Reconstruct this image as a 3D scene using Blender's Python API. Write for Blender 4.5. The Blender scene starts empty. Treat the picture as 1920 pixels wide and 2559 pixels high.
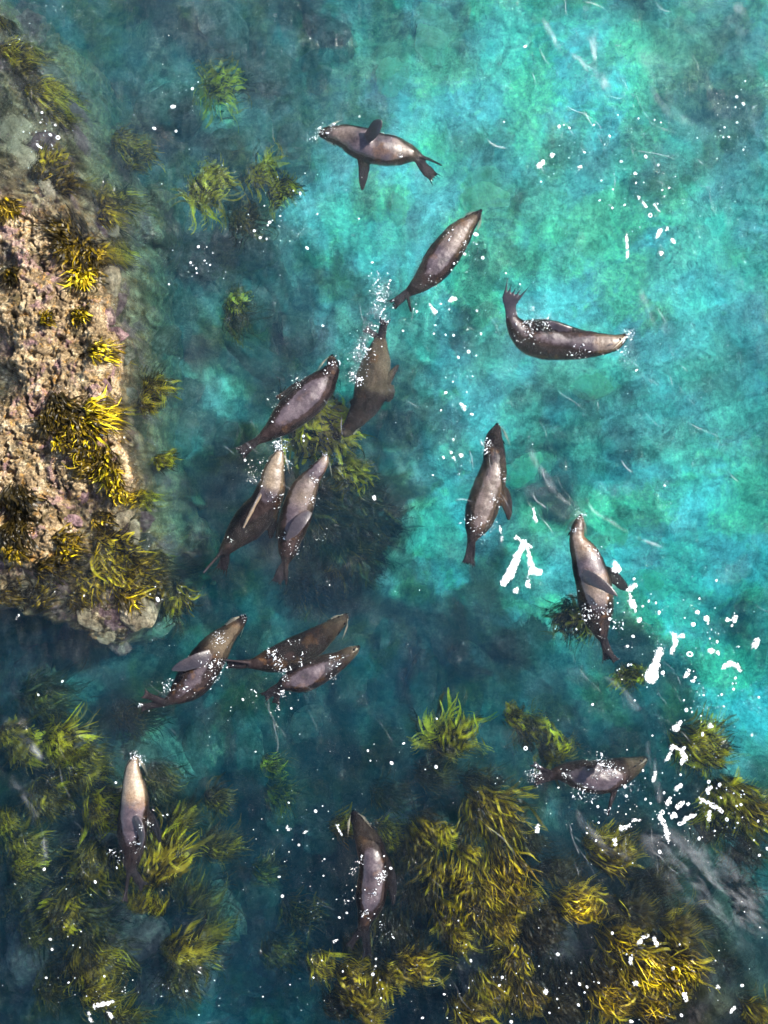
import bpy, math
import numpy as np
from mathutils import Vector

# ------------------------------------------------------------------ camera, sky, sun, exposure
SC = bpy.context.scene
COL = SC.collection
CAM_H = 16.0                # metres above the water
PPM = 182.857               # photograph pixels per metre on the water (1920 px = 10.5 m)
SUN_AZ, SUN_EL = math.radians(28), math.radians(43)

cam = bpy.data.cameras.new("camera")
cam_o = bpy.data.objects.new("camera", cam)
COL.objects.link(cam_o)
cam_o.location = (0, 0, CAM_H)
cam.sensor_fit = 'HORIZONTAL'
cam.sensor_width = 36
cam.lens = 36 * CAM_H / 10.5
cam.clip_end = 2000
SC.camera = cam_o

world = bpy.data.worlds.new("World")
SC.world = world
world.use_nodes = True
_nt = world.node_tree
_sky = _nt.nodes.new('ShaderNodeTexSky')
_sky.sky_type = 'NISHITA'
_sky.sun_disc = False
_sky.sun_elevation = SUN_EL
_sky.sun_rotation = math.pi / 2 - SUN_AZ
_nt.links.new(_sky.outputs[0], _nt.nodes['Background'].inputs[0])
_nt.nodes['Background'].inputs[1].default_value = 0.11

sun = bpy.data.lights.new("sun", 'SUN')
sun.energy = 5.0
sun.angle = math.radians(0.5)
sun.color = (1.0, 0.94, 0.84)
sun_o = bpy.data.objects.new("sun", sun)
COL.objects.link(sun_o)
SUN_DIR = Vector((math.cos(SUN_AZ) * math.cos(SUN_EL), math.sin(SUN_AZ) * math.cos(SUN_EL), math.sin(SUN_EL)))
sun_o.rotation_euler = SUN_DIR.to_track_quat('Z', 'Y').to_euler()

SC.view_settings.view_transform = 'Standard'
SC.view_settings.look = 'None'
SC.view_settings.exposure = 1.08
SC.view_settings.gamma = 1.0
SC.cycles.use_denoising = True
SC.cycles.max_bounces = 8
SC.cycles.transparent_max_bounces = 24
SC.cycles.volume_bounces = 1
SC.cycles.sample_clamp_indirect = 4.0

RNG = np.random.default_rng(7)

# ------------------------------------------------------------------ helpers
def P(sx, sy, z=0.0):
    k = (CAM_H - z) / CAM_H / PPM
    return np.array([(sx - 960.0) * k, (1279.5 - sy) * k, z])

def to_px(x, y, z):
    k = (CAM_H - z) / CAM_H / PPM
    return x / k + 960.0, 1279.5 - y / k

def _hash(ix, iy, seed):
    h = (ix.astype(np.int64) * 374761393 + iy.astype(np.int64) * 668265263 + seed * 982451653) & 0x7fffffff
    h = ((h ^ (h >> 13)) * 1274126177) & 0x7fffffff
    h = h ^ (h >> 16)
    return (h & 0xffff) / 65535.0

def vnoise(x, y, seed=0):
    x = np.asarray(x, float); y = np.asarray(y, float)
    ix = np.floor(x); iy = np.floor(y)
    fx = x - ix; fy = y - iy
    u = fx * fx * fx * (fx * (fx * 6 - 15) + 10); v = fy * fy * fy * (fy * (fy * 6 - 15) + 10)
    a = _hash(ix, iy, seed); b = _hash(ix + 1, iy, seed); c = _hash(ix, iy + 1, seed); d = _hash(ix + 1, iy + 1, seed)
    return (a * (1 - u) + b * u) * (1 - v) + (c * (1 - u) + d * u) * v

def fbm(x, y, seed=0, octv=4, gain=0.5):
    s = 0; a = 1; t = 0
    for k in range(octv):
        c, sn = math.cos(k * 1.1), math.sin(k * 1.1)
        s = s + a * vnoise((x * c - y * sn) * 2 ** k, (x * sn + y * c) * 2 ** k, seed + 17 * k)
        t += a; a *= gain
    return s / t            # 0..1

def sstep(a, b, x):
    t = np.clip((x - a) / (b - a), 0, 1)
    return t * t * (3 - 2 * t)

def blob(px, py, cx, cy, rx, ry, p=2):
    r2 = ((px - cx) / rx) ** 2 + ((py - cy) / ry) ** 2
    return np.exp(-r2 ** p)

def make_mesh(name, v, quads=None, tris=None, smooth=True):
    me = bpy.data.meshes.new(name)
    v = np.asarray(v, np.float32)
    ls, tot = [], []
    parts = []
    if quads is not None and len(quads):
        q = np.asarray(quads, np.int32); parts.append(q.ravel()); tot.append(np.full(len(q), 4, np.int32))
    if tris is not None and len(tris):
        t = np.asarray(tris, np.int32); parts.append(t.ravel()); tot.append(np.full(len(t), 3, np.int32))
    idx = np.concatenate(parts); tot = np.concatenate(tot)
    me.vertices.add(len(v)); me.vertices.foreach_set('co', v.ravel())
    me.loops.add(len(idx)); me.loops.foreach_set('vertex_index', idx)
    me.polygons.add(len(tot))
    me.polygons.foreach_set('loop_start', np.concatenate([[0], np.cumsum(tot)[:-1]]).astype(np.int32))
    me.polygons.foreach_set('loop_total', tot)
    me.polygons.foreach_set('use_smooth', np.full(len(tot), smooth, bool))
    me.update(calc_edges=True)
    return me

def add_attr(me, name, data):
    data = np.asarray(data, np.float32)
    if data.ndim == 1:
        a = me.attributes.new(name, 'FLOAT', 'POINT'); a.data.foreach_set('value', data)
    else:
        a = me.attributes.new(name, 'FLOAT_COLOR', 'POINT')
        if data.shape[1] == 3:
            data = np.concatenate([data, np.ones((len(data), 1), np.float32)], 1)
        a.data.foreach_set('color', data.ravel())

def link(name, me, mat=None, parent=None, loc=None):
    o = bpy.data.objects.new(name, me)
    COL.objects.link(o)
    if mat is not None and not me.materials:
        me.materials.append(mat)
    if parent is not None:
        o.parent = parent
        if parent.type == 'MESH' or True:
            o.matrix_parent_inverse = parent.matrix_world.inverted()
    if loc is not None:
        o.location = loc
    return o

def tag(o, label=None, cat=None, group=None, kind=None):
    if label: o['label'] = label
    if cat: o['category'] = cat
    if group: o['group'] = group
    if kind: o['kind'] = kind
    return o

def grid_faces(nx, ny):
    i = np.arange(nx * ny).reshape(ny, nx)
    return np.stack([i[:-1, :-1], i[:-1, 1:], i[1:, 1:], i[1:, :-1]], -1).reshape(-1, 4), i

def axis(half, step, far, n=14):
    c = np.arange(-half, half + step * .5, step)
    o = half + (far - half) * (np.linspace(0, 1, n + 1)[1:] ** 2.6)
    return np.concatenate([-o[::-1], c, o])

# node helpers
class NT:
    def __init__(self, name):
        self.m = bpy.data.materials.new(name); self.m.use_nodes = True
        self.t = self.m.node_tree; self.t.nodes.clear()
        self.out = self.n('ShaderNodeOutputMaterial')
    def n(self, typ, **kw):
        nd = self.t.nodes.new(typ)
        for k, v in kw.items():
            setattr(nd, k, v)
        return nd
    def l(self, a, b):
        self.t.links.new(a, b)
    def setin(self, nd, key, val):
        if hasattr(val, 'links') or isinstance(val, bpy.types.NodeSocket):
            self.l(val, nd.inputs[key])
        else:
            nd.inputs[key].default_value = val
    def pos(self):
        return self.n('ShaderNodeNewGeometry').outputs['Position']
    def noise(self, scale, detail=4, rough=.55, vec=None, dist=0.0):
        nd = self.n('ShaderNodeTexNoise')
        nd.inputs['Scale'].default_value = scale; nd.inputs['Detail'].default_value = detail
        nd.inputs['Roughness'].default_value = rough; nd.inputs['Distortion'].default_value = dist
        self.l(vec if vec is not None else self.pos(), nd.inputs['Vector'])
        return nd.outputs['Fac']
    def ramp(self, fac, stops):
        nd = self.n('ShaderNodeValToRGB'); cr = nd.color_ramp
        while len(cr.elements) < len(stops):
            cr.elements.new(0.5)
        for e, (p, c) in zip(cr.elements, stops):
            e.position = p; e.color = (c[0], c[1], c[2], 1) if not np.isscalar(c) else (c, c, c, 1)
        self.l(fac, nd.inputs[0])
        return nd.outputs[0]
    def mix(self, fac, a, b, typ='MIX'):
        nd = self.n('ShaderNodeMix', data_type='RGBA', blend_type=typ)
        for key, val in ((0, fac), (6, a), (7, b)):
            if isinstance(val, bpy.types.NodeSocket):
                self.l(val, nd.inputs[key])
            elif key == 0:
                nd.inputs[0].default_value = val
            else:
                nd.inputs[key].default_value = (*val, 1)
        return nd.outputs[2]
    def math(self, op, a, b=0.0, clamp=False):
        nd = self.n('ShaderNodeMath', operation=op, use_clamp=clamp)
        self.setin(nd, 0, a); self.setin(nd, 1, b)
        return nd.outputs[0]
    def mapr(self, v, a, b, c=0.0, d=1.0):
        nd = self.n('ShaderNodeMapRange'); nd.interpolation_type = 'SMOOTHSTEP'
        self.l(v, nd.inputs[0])
        for i, x in enumerate((a, b, c, d)):
            nd.inputs[i + 1].default_value = x
        return nd.outputs[0]
    def attr(self, name, color=False):
        nd = self.n('ShaderNodeAttribute', attribute_name=name)
        return nd.outputs['Color'] if color else nd.outputs['Fac']
    def bump(self, h, strength, dist):
        nd = self.n('ShaderNodeBump'); nd.inputs['Strength'].default_value = strength; nd.inputs['Distance'].default_value = dist
        self.l(h, nd.inputs['Height'])
        return nd.outputs[0]
    def principled(self, color, rough=.6, spec=.3, normal=None):
        b = self.n('ShaderNodeBsdfPrincipled')
        if isinstance(color, bpy.types.NodeSocket): self.l(color, b.inputs['Base Color'])
        else: b.inputs['Base Color'].default_value = (*color, 1)
        self.setin(b, 'Roughness', rough); self.setin(b, 'Specular IOR Level', spec)
        if normal is not None: self.l(normal, b.inputs['Normal'])
        self.l(b.outputs[0], self.out.inputs[0])
        return b

# ------------------------------------------------------------------ waves of the water surface
_W = []
_wr = np.random.default_rng(3)
for k in range(46):
    lam = 0.16 * (9.0 ** _wr.uniform(0, 1))
    ang = math.radians(-35) + _wr.normal(0, 0.85)
    _W.append((lam, ang, _wr.uniform(0, 2 * math.pi), 0.0034 * lam))
_SW = [(3.4, math.radians(-28), 0.4, 0.020), (2.3, math.radians(-60), 2.1, 0.012), (4.9, math.radians(10), 1.0, 0.018)]
RINGS = [(1205, 525, .05), (880, 1060, .05), (700, 1120, .07), (820, 1135, .06), (1570, 838, .07), (800, 335, .07),
         (1243, 1058, .04), (1452, 1288, .05), (336, 1886, .06), (1600, 1900, .05), (420, 1715, .06), (900, 1612, .05),
         (872, 1534, .05), (950, 800, .06), (690, 1735, .06), (915, 2310, .05), (1330, 1945, .06)]
def wave_z(x, y):
    z = np.zeros_like(np.asarray(x, float))
    wx = x + 0.25 * (fbm(x * .9, y * .9, 91, 2) - .5); wy = y + 0.25 * (fbm(x * .9, y * .9, 92, 2) - .5)
    for lam, a, ph, amp in _W + _SW:
        z = z + amp * np.sin((wx * math.cos(a) + wy * math.sin(a)) * 2 * math.pi / lam + ph)
    z = z * (0.55 + 0.9 * fbm(x * .55, y * .55, 93, 2))
    for sx, sy, s in RINGS:
        c = P(sx, sy)
        r = np.hypot(x - c[0], y - c[1])
        z = z + 0.10 * s * np.sin(r * 2 * math.pi / 0.11) * np.exp(-(r / 0.38) ** 2) * np.clip(r / .1, 0, 1)
    return z

# ------------------------------------------------------------------ sea floor (terrain)
def floor_h(x, y, fine=True):
    px, py = to_px(x, y, -1.5)
    wx = px + 90 * (fbm(x * .8, y * .8, 5, 3) - .5) * 2; wy = py + 90 * (fbm(x * .8, y * .8, 6, 3) - .5) * 2
    h = -2.75 + 0 * x
    h = h + 0.55 * blob(wx, wy, 1500, 650, 800, 800)
    h = h + 1.55 * blob(wx, wy, 200, 2220, 430, 470)
    h = h + 1.85 * blob(wx, wy, 1360, 2450, 520, 380)
    h = h + 1.0 * blob(wx, wy, 1850, 2400, 330, 330)
    h = h + 1.0 * blob(wx, wy, 1900, 1980, 190, 130)
    h = h + 0.4 * blob(wx, wy, 450, 300, 350, 420)
    h = h + 0.8 * blob(wx, wy, 400, 1000, 210, 330)
    h = h + 1.0 * blob(wx, wy, 860, 1320, 170, 230)
    h = h + 0.45 * blob(wx, wy, 960, 2000, 260, 170)
    h = h + 0.6 * (fbm(x * .9, y * .9, 11, 3) - .5)
    reef = blob(wx, wy, 200, 2220, 470, 500) + blob(wx, wy, 1400, 2420, 600, 420)
    h = h + reef * 0.35 * (fbm(x * 2.2, y * 2.2, 12, 3) - .5)
    if fine:
        h = h + 0.10 * (fbm(x * 4.5, y * 4.5, 13, 3) - .5) + 0.03 * (fbm(x * 16, y * 16, 14, 2) - .5)
    return h

def floor_albedo(x, y):
    px, py = to_px(x, y, -1.6)
    n1 = fbm(x * 1.1, y * 1.1, 21, 4); n2 = fbm(x * 2.6, y * 2.6, 22, 4); n3 = fbm(x * 7, y * 7, 23, 3)
    wx = px + 210 * (n1 - .5) * 2 + 60 * (n2 - .5) * 2
    wy = py + 210 * (fbm(x * 1.1, y * 1.1, 24, 4) - .5) * 2 + 60 * (fbm(x * 2.6, y * 2.6, 25, 3) - .5) * 2
    sand = 0 * x
    for cx, cy, rx, ry, a in [(1300, 220, 480, 330, .95), (1650, 700, 420, 520, .85), (1250, 850, 330, 420, .9), (1020, 480, 230, 260, 1.0),
                              (1750, 1350, 330, 420, .95), (1180, 1280, 200, 270, .8), (1420, 1450, 260, 230, .8), (1880, 1750, 190, 260, 1.0),
                              (470, 980, 150, 170, .6), (430, 260, 160, 170, .5), (450, 700, 120, 150, .42), (620, 160, 150, 110, .38), (640, 650, 120, 160, .4), (370, 1890, 90, 60, .55),
                              (900, 780, 130, 160, .6), (1480, 2050, 80, 60, .5), (700, 1680, 200, 70, .3), (1000, 1250, 90, 160, .55), (1000, 120, 200, 200, .7),
                              (2100, 600, 300, 1400, .8), (1500, -400, 900, 500, .8)]:
        sand = np.maximum(sand, a * blob(wx, wy, cx, cy, rx, ry, 1.25))
    # deeper or weedier breaks inside the sand
    brk = sstep(.50, .66, n2) * .45 + sstep(.55, .72, fbm(x * .75 + 3, y * .75, 26, 4)) * .55
    sand = np.clip(sand - brk * .42, 0, 1)
    sand = sstep(.10, .95, sand + .30 * (n3 - .5) + .35 * (n2 - .5))
    c_sand = np.array([.76, .75, .68]); c_sand2 = np.array([.70, .77, .54])
    c_rock = np.array([.15, .155, .135]); c_turf = np.array([.10, .095, .03]); c_dark = np.array([.018, .019, .016])
    t = sstep(.35, .65, fbm(x * 1.9, y * 1.9, 27, 3))[..., None]
    sandc = c_sand * t + c_sand2 * (1 - t)
    pt = fbm(x * 1.25 + .5 * (n2 - .5), y * 1.25 + 4, 31, 5, .58) + .10 * (fbm(x * 9, y * 9, 32, 3) - .5)      # mats of pale yellow-green turf
    pm = (sstep(.53, .575, pt) * .85)[..., None]
    sandc = sandc * (1 - pm) + np.array([.80, .88, .46]) * pm
    r = sstep(.38, .62, n2)[..., None]
    dk = sstep(.40, .60, fbm(x * 1.4 + 9, y * 1.4, 28, 4))[..., None]
    rock = c_rock * r + c_turf * (1 - r)
    rock = rock * (1 - .75 * dk) + c_dark * .75 * dk
    pale = (sstep(.58, .74, fbm(x * 3.1, y * 3.1, 29, 4)) * .35)[..., None]
    rock = rock * (1 - pale) + np.array([.26, .27, .23]) * pale
    purple = (sstep(.60, .72, fbm(x * 2.3 + 5, y * 2.3, 30, 3)) * .6 * (blob(px, py, 250, 2350, 420, 330) + blob(px, py, 1400, 2430, 500, 300)).clip(0, 1))[..., None]
    rock = rock * (1 - purple) + np.array([.16, .10, .12]) * purple
    reefdark = (1 - .72 * np.clip(blob(px, py, 1400, 2450, 700, 480) + .8 * blob(px, py, 200, 2200, 460, 480) + .7 * blob(px, py, 900, 2000, 420, 260), 0, 1))[..., None]   # brown turf weed covers the reef rock
    rock = rock * reefdark
    s = sand[..., None]
    return np.clip(sandc * s + rock * (1 - s), .01, .9)

xs = axis(7.6, .035, 400); ys = axis(9.6, .035, 400)
X, Y = np.meshgrid(xs, ys)
Z = floor_h(X, Y)
far = sstep(9, 30, np.hypot(X, Y))
Z = Z * (1 - far) - 3.2 * far
fq, _ = grid_faces(len(xs), len(ys))
me = make_mesh("sea_floor", np.stack([X.ravel(), Y.ravel(), Z.ravel()], 1), fq)
add_attr(me, "albedo", floor_albedo(X, Y).reshape(-1, 3))
g = NT("sea_floor_ground")
alb = g.attr("albedo", True)
nn = g.noise(3.2, 6, .68, dist=1.6)  # wavy mottling of the bottom, also imitating sunlight focused by the waves
c = g.mix(1.0, alb, g.ramp(nn, [(.34, .36), (.44, .78), (.51, 1.06), (.59, 1.38)]), 'MULTIPLY')
spk = g.noise(16, 5, .65, dist=.8)
c = g.mix(1.0, c, g.ramp(spk, [(.36, .55), (.5, 1.02), (.60, 1.45)]), 'MULTIPLY')
g.principled(c, .9, .1, g.bump(g.noise(30, 4, .6), .8, .03))
M_FLOOR = g.m
sea_floor = tag(link("sea_floor", me, M_FLOOR), "pale sand and dark weedy rock bottom under the clear water", kind='structure')

# ------------------------------------------------------------------ rock shelf at the left
SHELF = np.array([(-900, -400), (-40, -60), (40, 20), (120, 80), (150, 150), (150, 230), (215, 300), (250, 380), (330, 450), (350, 520), (322, 600), (325, 700),
                  (322, 780), (340, 860), (350, 960), (345, 1050), (370, 1120), (395, 1200), (395, 1300), (430, 1380), (455, 1470), (440, 1545),
                  (365, 1590), (330, 1625), (255, 1640), (200, 1628), (130, 1595), (60, 1562), (-20, 1548), (-300, 1560), (-900, 1500)], float)

def poly_sdf(px, py, poly):
    d = np.full(px.shape, 1e9); inside = np.zeros(px.shape, bool)
    for i in range(len(poly)):
        a = poly[i]; b = poly[(i + 1) % len(poly)]
        e = b - a
        t = np.clip(((px - a[0]) * e[0] + (py - a[1]) * e[1]) / (e @ e), 0, 1)
        d = np.minimum(d, np.hypot(px - a[0] - e[0] * t, py - a[1] - e[1] * t))
        cond = ((a[1] > py) != (b[1] > py)) & (px < (b[0] - a[0]) * (py - a[1]) / (b[1] - a[1] + 1e-12) + a[0])
        inside ^= cond
    return np.where(inside, d, -d)       # pixels, positive inside

def shelf_h(x, y, fine=True):
    px, py = to_px(x, y, 0)
    wob = 95 * (fbm(x * 1.9, y * 1.9, 41, 4) - .5) + 22 * (fbm(x * 7, y * 7, 42, 2) - .5)
    d = poly_sdf(px, py, SHELF) + wob
    top = -0.30 + 0 * x
    top = top + 0.52 * blob(px, py, 20, 900, 235, 480) + 0.30 * blob(px, py, 250, 1080, 110, 200) + 0.22 * blob(px, py, 280, 760, 70, 150) + 0.28 * blob(px, py, 60, 1330, 190, 90)
    top = top + 0.10 * blob(px, py, 330, 1540, 120, 60) + .08 * blob(px, py, 200, 1560, 90, 60) - .15 * blob(px, py, 120, 100, 300, 360)
    top = top - .28 * blob(px, py, -10, 860, 60, 45) - .35 * blob(px, py, -20, 960, 80, 55) - .22 * blob(px, py, 30, 1285, 70, 35) - .25 * blob(px, py, 10, 690, 40, 60)
    top = top + 0.20 * blob(px, py, 300, 900, 70, 330) + .16 * blob(px, py, 330, 1250, 70, 120) + .10 * blob(px, py, 250, 1540, 190, 80)
    top = top + 0.16 * (fbm(x * 1.7, y * 1.7, 43, 3) - .5)
    r1 = 1 - np.abs(2 * fbm(x * 2.6, y * 2.6, 44, 3) - 1)
    top = top - 0.07 * (sstep(.90, 1.0, r1))                      # cracks
    if fine:
        top = top + 0.15 * (fbm(x * 5.5, y * 5.5, 45, 4, .6) - .5) + .13 * (fbm(x * 15, y * 15, 46, 3, .7) - .5)
        pit = sstep(.62, .80, fbm(x * 11, y * 11, 47, 2))
        top = top - .07 * pit
        bar = vnoise(x * 42, y * 42, 48); top = top + .016 * sstep(.55, .9, bar)
    lip = sstep(1380, 1480, py)                # sheer at the lower lip, stepped down into the water elsewhere
    edge = sstep(-6, 46, d) * lip + (.80 * sstep(-75, -15, d) + .20 * sstep(-30, 60, d)) * (1 - lip)
    low = -3.4
    rim = -0.24 * (1 - sstep(10, 90, d)) * (1 - .7 * lip)
    return low + (top + rim - low) * edge, d

def ground(x, y):
    x = np.asarray(x, float); y = np.asarray(y, float)
    s, _ = shelf_h(x, y, False)
    return np.maximum(s, floor_h(x, y, False))

step = .0135
xs = np.arange(P(-620, 0)[0], P(560, 0)[0], step); ys = np.arange(P(0, 1720)[1], P(0, -330)[1], step)
X, Y = np.meshgrid(xs, ys)
Zs, D = shelf_h(X, Y)
q, ii = grid_faces(len(xs), len(ys))
keep = (D.ravel()[q] > -80).any(1)
q = q[keep]
used = np.unique(q); remap = np.full(X.size, -1); remap[used] = np.arange(len(used))
me = make_mesh("rock_shelf", np.stack([X.ravel(), Y.ravel(), Zs.ravel()], 1)[used], remap[q])
g = NT("barnacled_rock")
n_big = g.noise(1.6, 4, .6); n_mid = g.noise(5.5, 5, .65); n_fin = g.noise(34, 6, .75); n_pu = g.noise(3.3, 4, .6, dist=.6); n_oc = g.noise(7.5, 5, .7, dist=.4)
base = g.ramp(n_mid, [(.32, (.060, .042, .024)), (.44, (.17, .115, .058)), (.55, (.32, .235, .13)), (.67, (.52, .43, .27))])
base = g.mix(g.mapr(n_oc, .54, .64, 0, .8), base, (.30, .16, .035))
base = g.mix(g.mapr(n_pu, .52, .64, 0, .6), base, (.22, .115, .145))
base = g.mix(g.mapr(g.noise(4.4, 5, .7, dist=1.4), .58, .66, 0, .85), base, (.34, .17, .03))
base = g.mix(g.mapr(n_big, .58, .74, 0, .5), base, (.22, .20, .17))
base = g.mix(g.mapr(g.noise(2.1, 5, .65, dist=1.0), .54, .64, 0, .85), base, (.055, .040, .012))
fin = g.ramp(n_fin, [(.32, .20), (.46, .75), (.56, 1.2), (.68, 2.3)])
base = g.mix(1.0, base, fin, 'MULTIPLY')
vor = g.n('ShaderNodeTexVoronoi'); vor.inputs['Scale'].default_value = 30; g.l(g.pos(), vor.inputs['Vector'])
barn = g.mapr(vor.outputs['Distance'], .10, .30, 1, 0)
sel = g.math('MULTIPLY', barn, g.mapr(g.noise(2.4, 4, .6), .48, .62))
base = g.mix(sel, base, (.68, .62, .50))
g.principled(base, .62, .35, g.bump(g.noise(48, 6, .75), .9, .02))
M_ROCK = g.m
rock_shelf = tag(link("rock_shelf", me, M_ROCK), "barnacled tan and purple rock shelf along the left side", kind='structure')

# ------------------------------------------------------------------ water
xs = axis(7.2, .040, 380); ys = axis(9.2, .040, 380)
nx, ny = len(xs), len(ys)
X, Y = np.meshgrid(xs, ys)
Zw = wave_z(X, Y) * (1 - sstep(7.5, 12, np.hypot(X, Y * .8)))
v = np.stack([X.ravel(), Y.ravel(), Zw.ravel()], 1)
q, idx = grid_faces(nx, ny)
border = np.concatenate([idx[0, :], idx[1:, -1], idx[-1, -2::-1], idx[-2:0:-1, 0]])
lowv = v[border].copy(); lowv[:, 2] = -6
nb = len(border); b0 = len(v)
k = np.arange(nb); k2 = (k + 1) % nb
sides = np.stack([border[k2], border[k], b0 + k, b0 + k2], 1)
cen = np.array([[0, 0, -6.0]])
tri = np.stack([b0 + k2, b0 + k, np.full(nb, b0 + nb)], 1)
me = make_mesh("water", np.concatenate([v, lowv, cen]), np.concatenate([q, sides]), tri)
g = NT("sea_water")
mp = g.n('ShaderNodeMapping'); mp.inputs['Rotation'].default_value = (0, 0, math.radians(40)); mp.inputs['Scale'].default_value = (2.3, .8, 1)
g.l(g.pos(), mp.inputs['Vector']); crest = mp.outputs[0]
rip = g.bump(g.noise(5.5, 3, .5, vec=crest, dist=1.0), .10, .05)
gls = g.bump(g.noise(3.4, 6, .62, vec=crest, dist=1.5), .80, .065)
rip2n = g.n('ShaderNodeBump'); rip2n.inputs['Strength'].default_value = .13; rip2n.inputs['Distance'].default_value = .020
g.l(g.noise(17, 3, .55, dist=.8), rip2n.inputs['Height']); g.l(rip, rip2n.inputs['Normal'])
nrm = rip2n.outputs[0]
gl = g.n('ShaderNodeBsdfGlossy'); gl.inputs['Roughness'].default_value = .05; g.l(gls, gl.inputs['Normal'])
fr = g.n('ShaderNodeFresnel'); fr.inputs[0].default_value = 1.33; g.l(gls, fr.inputs['Normal'])
tr = g.n('ShaderNodeBsdfTransparent')
rf = g.n('ShaderNodeBsdfRefraction'); rf.inputs['IOR'].default_value = 1.33; rf.inputs['Roughness'].default_value = 0; g.l(nrm, rf.inputs['Normal'])
m1 = g.n('ShaderNodeMixShader'); m1.inputs[0].default_value = .45; g.l(tr.outputs[0], m1.inputs[1]); g.l(rf.outputs[0], m1.inputs[2])
m2 = g.n('ShaderNodeMixShader'); g.l(fr.outputs[0], m2.inputs[0]); g.l(m1.outputs[0], m2.inputs[1]); g.l(gl.outputs[0], m2.inputs[2])
g.l(m2.outputs[0], g.out.inputs[0])
ab = g.n('ShaderNodeVolumeAbsorption'); ab.inputs[0].default_value = (.03, .86, .94, 1); ab.inputs[1].default_value = .52
sv = g.n('ShaderNodeVolumeScatter'); sv.inputs[0].default_value = (.10, .54, 1, 1); sv.inputs[1].default_value = .040
ad = g.n('ShaderNodeAddShader'); g.l(ab.outputs[0], ad.inputs[0]); g.l(sv.outputs[0], ad.inputs[1]); g.l(ad.outputs[0], g.out.inputs[1])
M_WATER = g.m
water = tag(link("water", me, M_WATER), "clear turquoise sea water with small ripples", kind='structure')

# ------------------------------------------------------------------ stones on the sea floor and on the shelf
def ico(sub=3):
    import bmesh
    bm = bmesh.new(); bmesh.ops.create_icosphere(bm, subdivisions=sub, radius=1)
    vv = np.array([w.co[:] for w in bm.verts]); ff = np.array([[w.index for w in f.verts] for f in bm.faces]); bm.free()
    return vv, ff
ICO3, ICO3F = ico(4)
ICO2, ICO2F = ico(2)
ICO1, ICO1F = ico(1)

def stone_mesh(seed, amp=.55, vf=(ICO3, ICO3F)):
    v = vf[0].copy()
    r = 1 + amp * 2 * (fbm(v[:, 0] * 1.1 + v[:, 2] * .7 + seed * 3.1, v[:, 1] * 1.1 - v[:, 2] * .5 + seed, 60 + seed, 3) - .5) \
          + amp * .8 * (fbm(v[:, 0] * 3.6 + v[:, 2] * 2.1, v[:, 1] * 3.6 + seed - v[:, 2] * 1.7, 61 + seed, 3) - .5)
    v = v * r[:, None]
    rr = np.random.default_rng(seed)
    for _ in range(7):                   # facets, like split rock
        n = rr.normal(size=3); n /= np.linalg.norm(n); dlim = rr.uniform(.55, .95)
        dd = v @ n; over = np.clip(dd - dlim, 0, None); v = v - over[:, None] * n * .8
    return make_mesh("stone", v, None, vf[1])
STONES = [stone_mesh(s) for s in range(8)]
def stone_mat(name, a, b, cc, con=1.0):
    g = NT(name)
    oi = g.n('ShaderNodeObjectInfo').outputs['Random']
    n = g.noise(5.5, 5, .65)
    c = g.ramp(n, [(.36, a), (.52, b), (.66, cc)])
    c = g.mix(1.0, c, g.ramp(g.noise(19, 6, .75), [(.32, 1 - .65 * con), (.5, 1.0), (.68, 1 + .6 * con)]), 'MULTIPLY')
    c = g.mix(1.0, c, g.ramp(oi, [(0, .75), (1, 1.2)]), 'MULTIPLY')
    g.principled(c, .85, .15, g.bump(g.noise(12, 6, .75), 1.0, .10))
    return g.m
M_ST_PALE = stone_mat("pale_algae_stone", (.50, .58, .28), (.74, .80, .46), (.86, .88, .60), .6)
M_ST_GREY = stone_mat("grey_turf_stone", (.07, .08, .05), (.16, .17, .13), (.30, .30, .26))
M_ST_PINK = stone_mat("coralline_stone", (.13, .075, .075), (.28, .175, .18), (.44, .34, .28))
M_ST_CREAM = stone_mat("cream_stone", (.30, .23, .14), (.54, .44, .29), (.68, .58, .41))
MATSTONES = {}
def stone(sx, sy, r, mat, z=None, flat=.6, shelf=False, rot=None):
    key = (int(RNG.integers(8)), mat.name)
    if key not in MATSTONES:
        m = STONES[key[0]].copy(); m.materials.clear(); m.materials.append(mat); MATSTONES[key] = m
    zz = z
    p = P(sx, sy, -1.6 if not shelf else 0)
    gz = float(ground(np.array([p[0]]), np.array([p[1]]))[0])
    if zz is None:
        p = P(sx, sy, gz * .8)
        gz = float(ground(np.array([p[0]]), np.array([p[1]]))[0]); zz = gz
    R = r / PPM * (CAM_H - zz) / CAM_H
    o = bpy.data.objects.new("stone", MATSTONES[key]); COL.objects.link(o)
    o.parent = rock_shelf if shelf else sea_floor
    o.location = (p[0], p[1], zz + R * flat * .25)
    o.rotation_euler = (RNG.uniform(-.25, .25), RNG.uniform(-.25, .25), RNG.uniform(0, 6.28) if rot is None else rot)
    o.scale = (R * RNG.uniform(.9, 1.45), R * RNG.uniform(.6, 1.0), R * flat)
    return o
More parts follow.
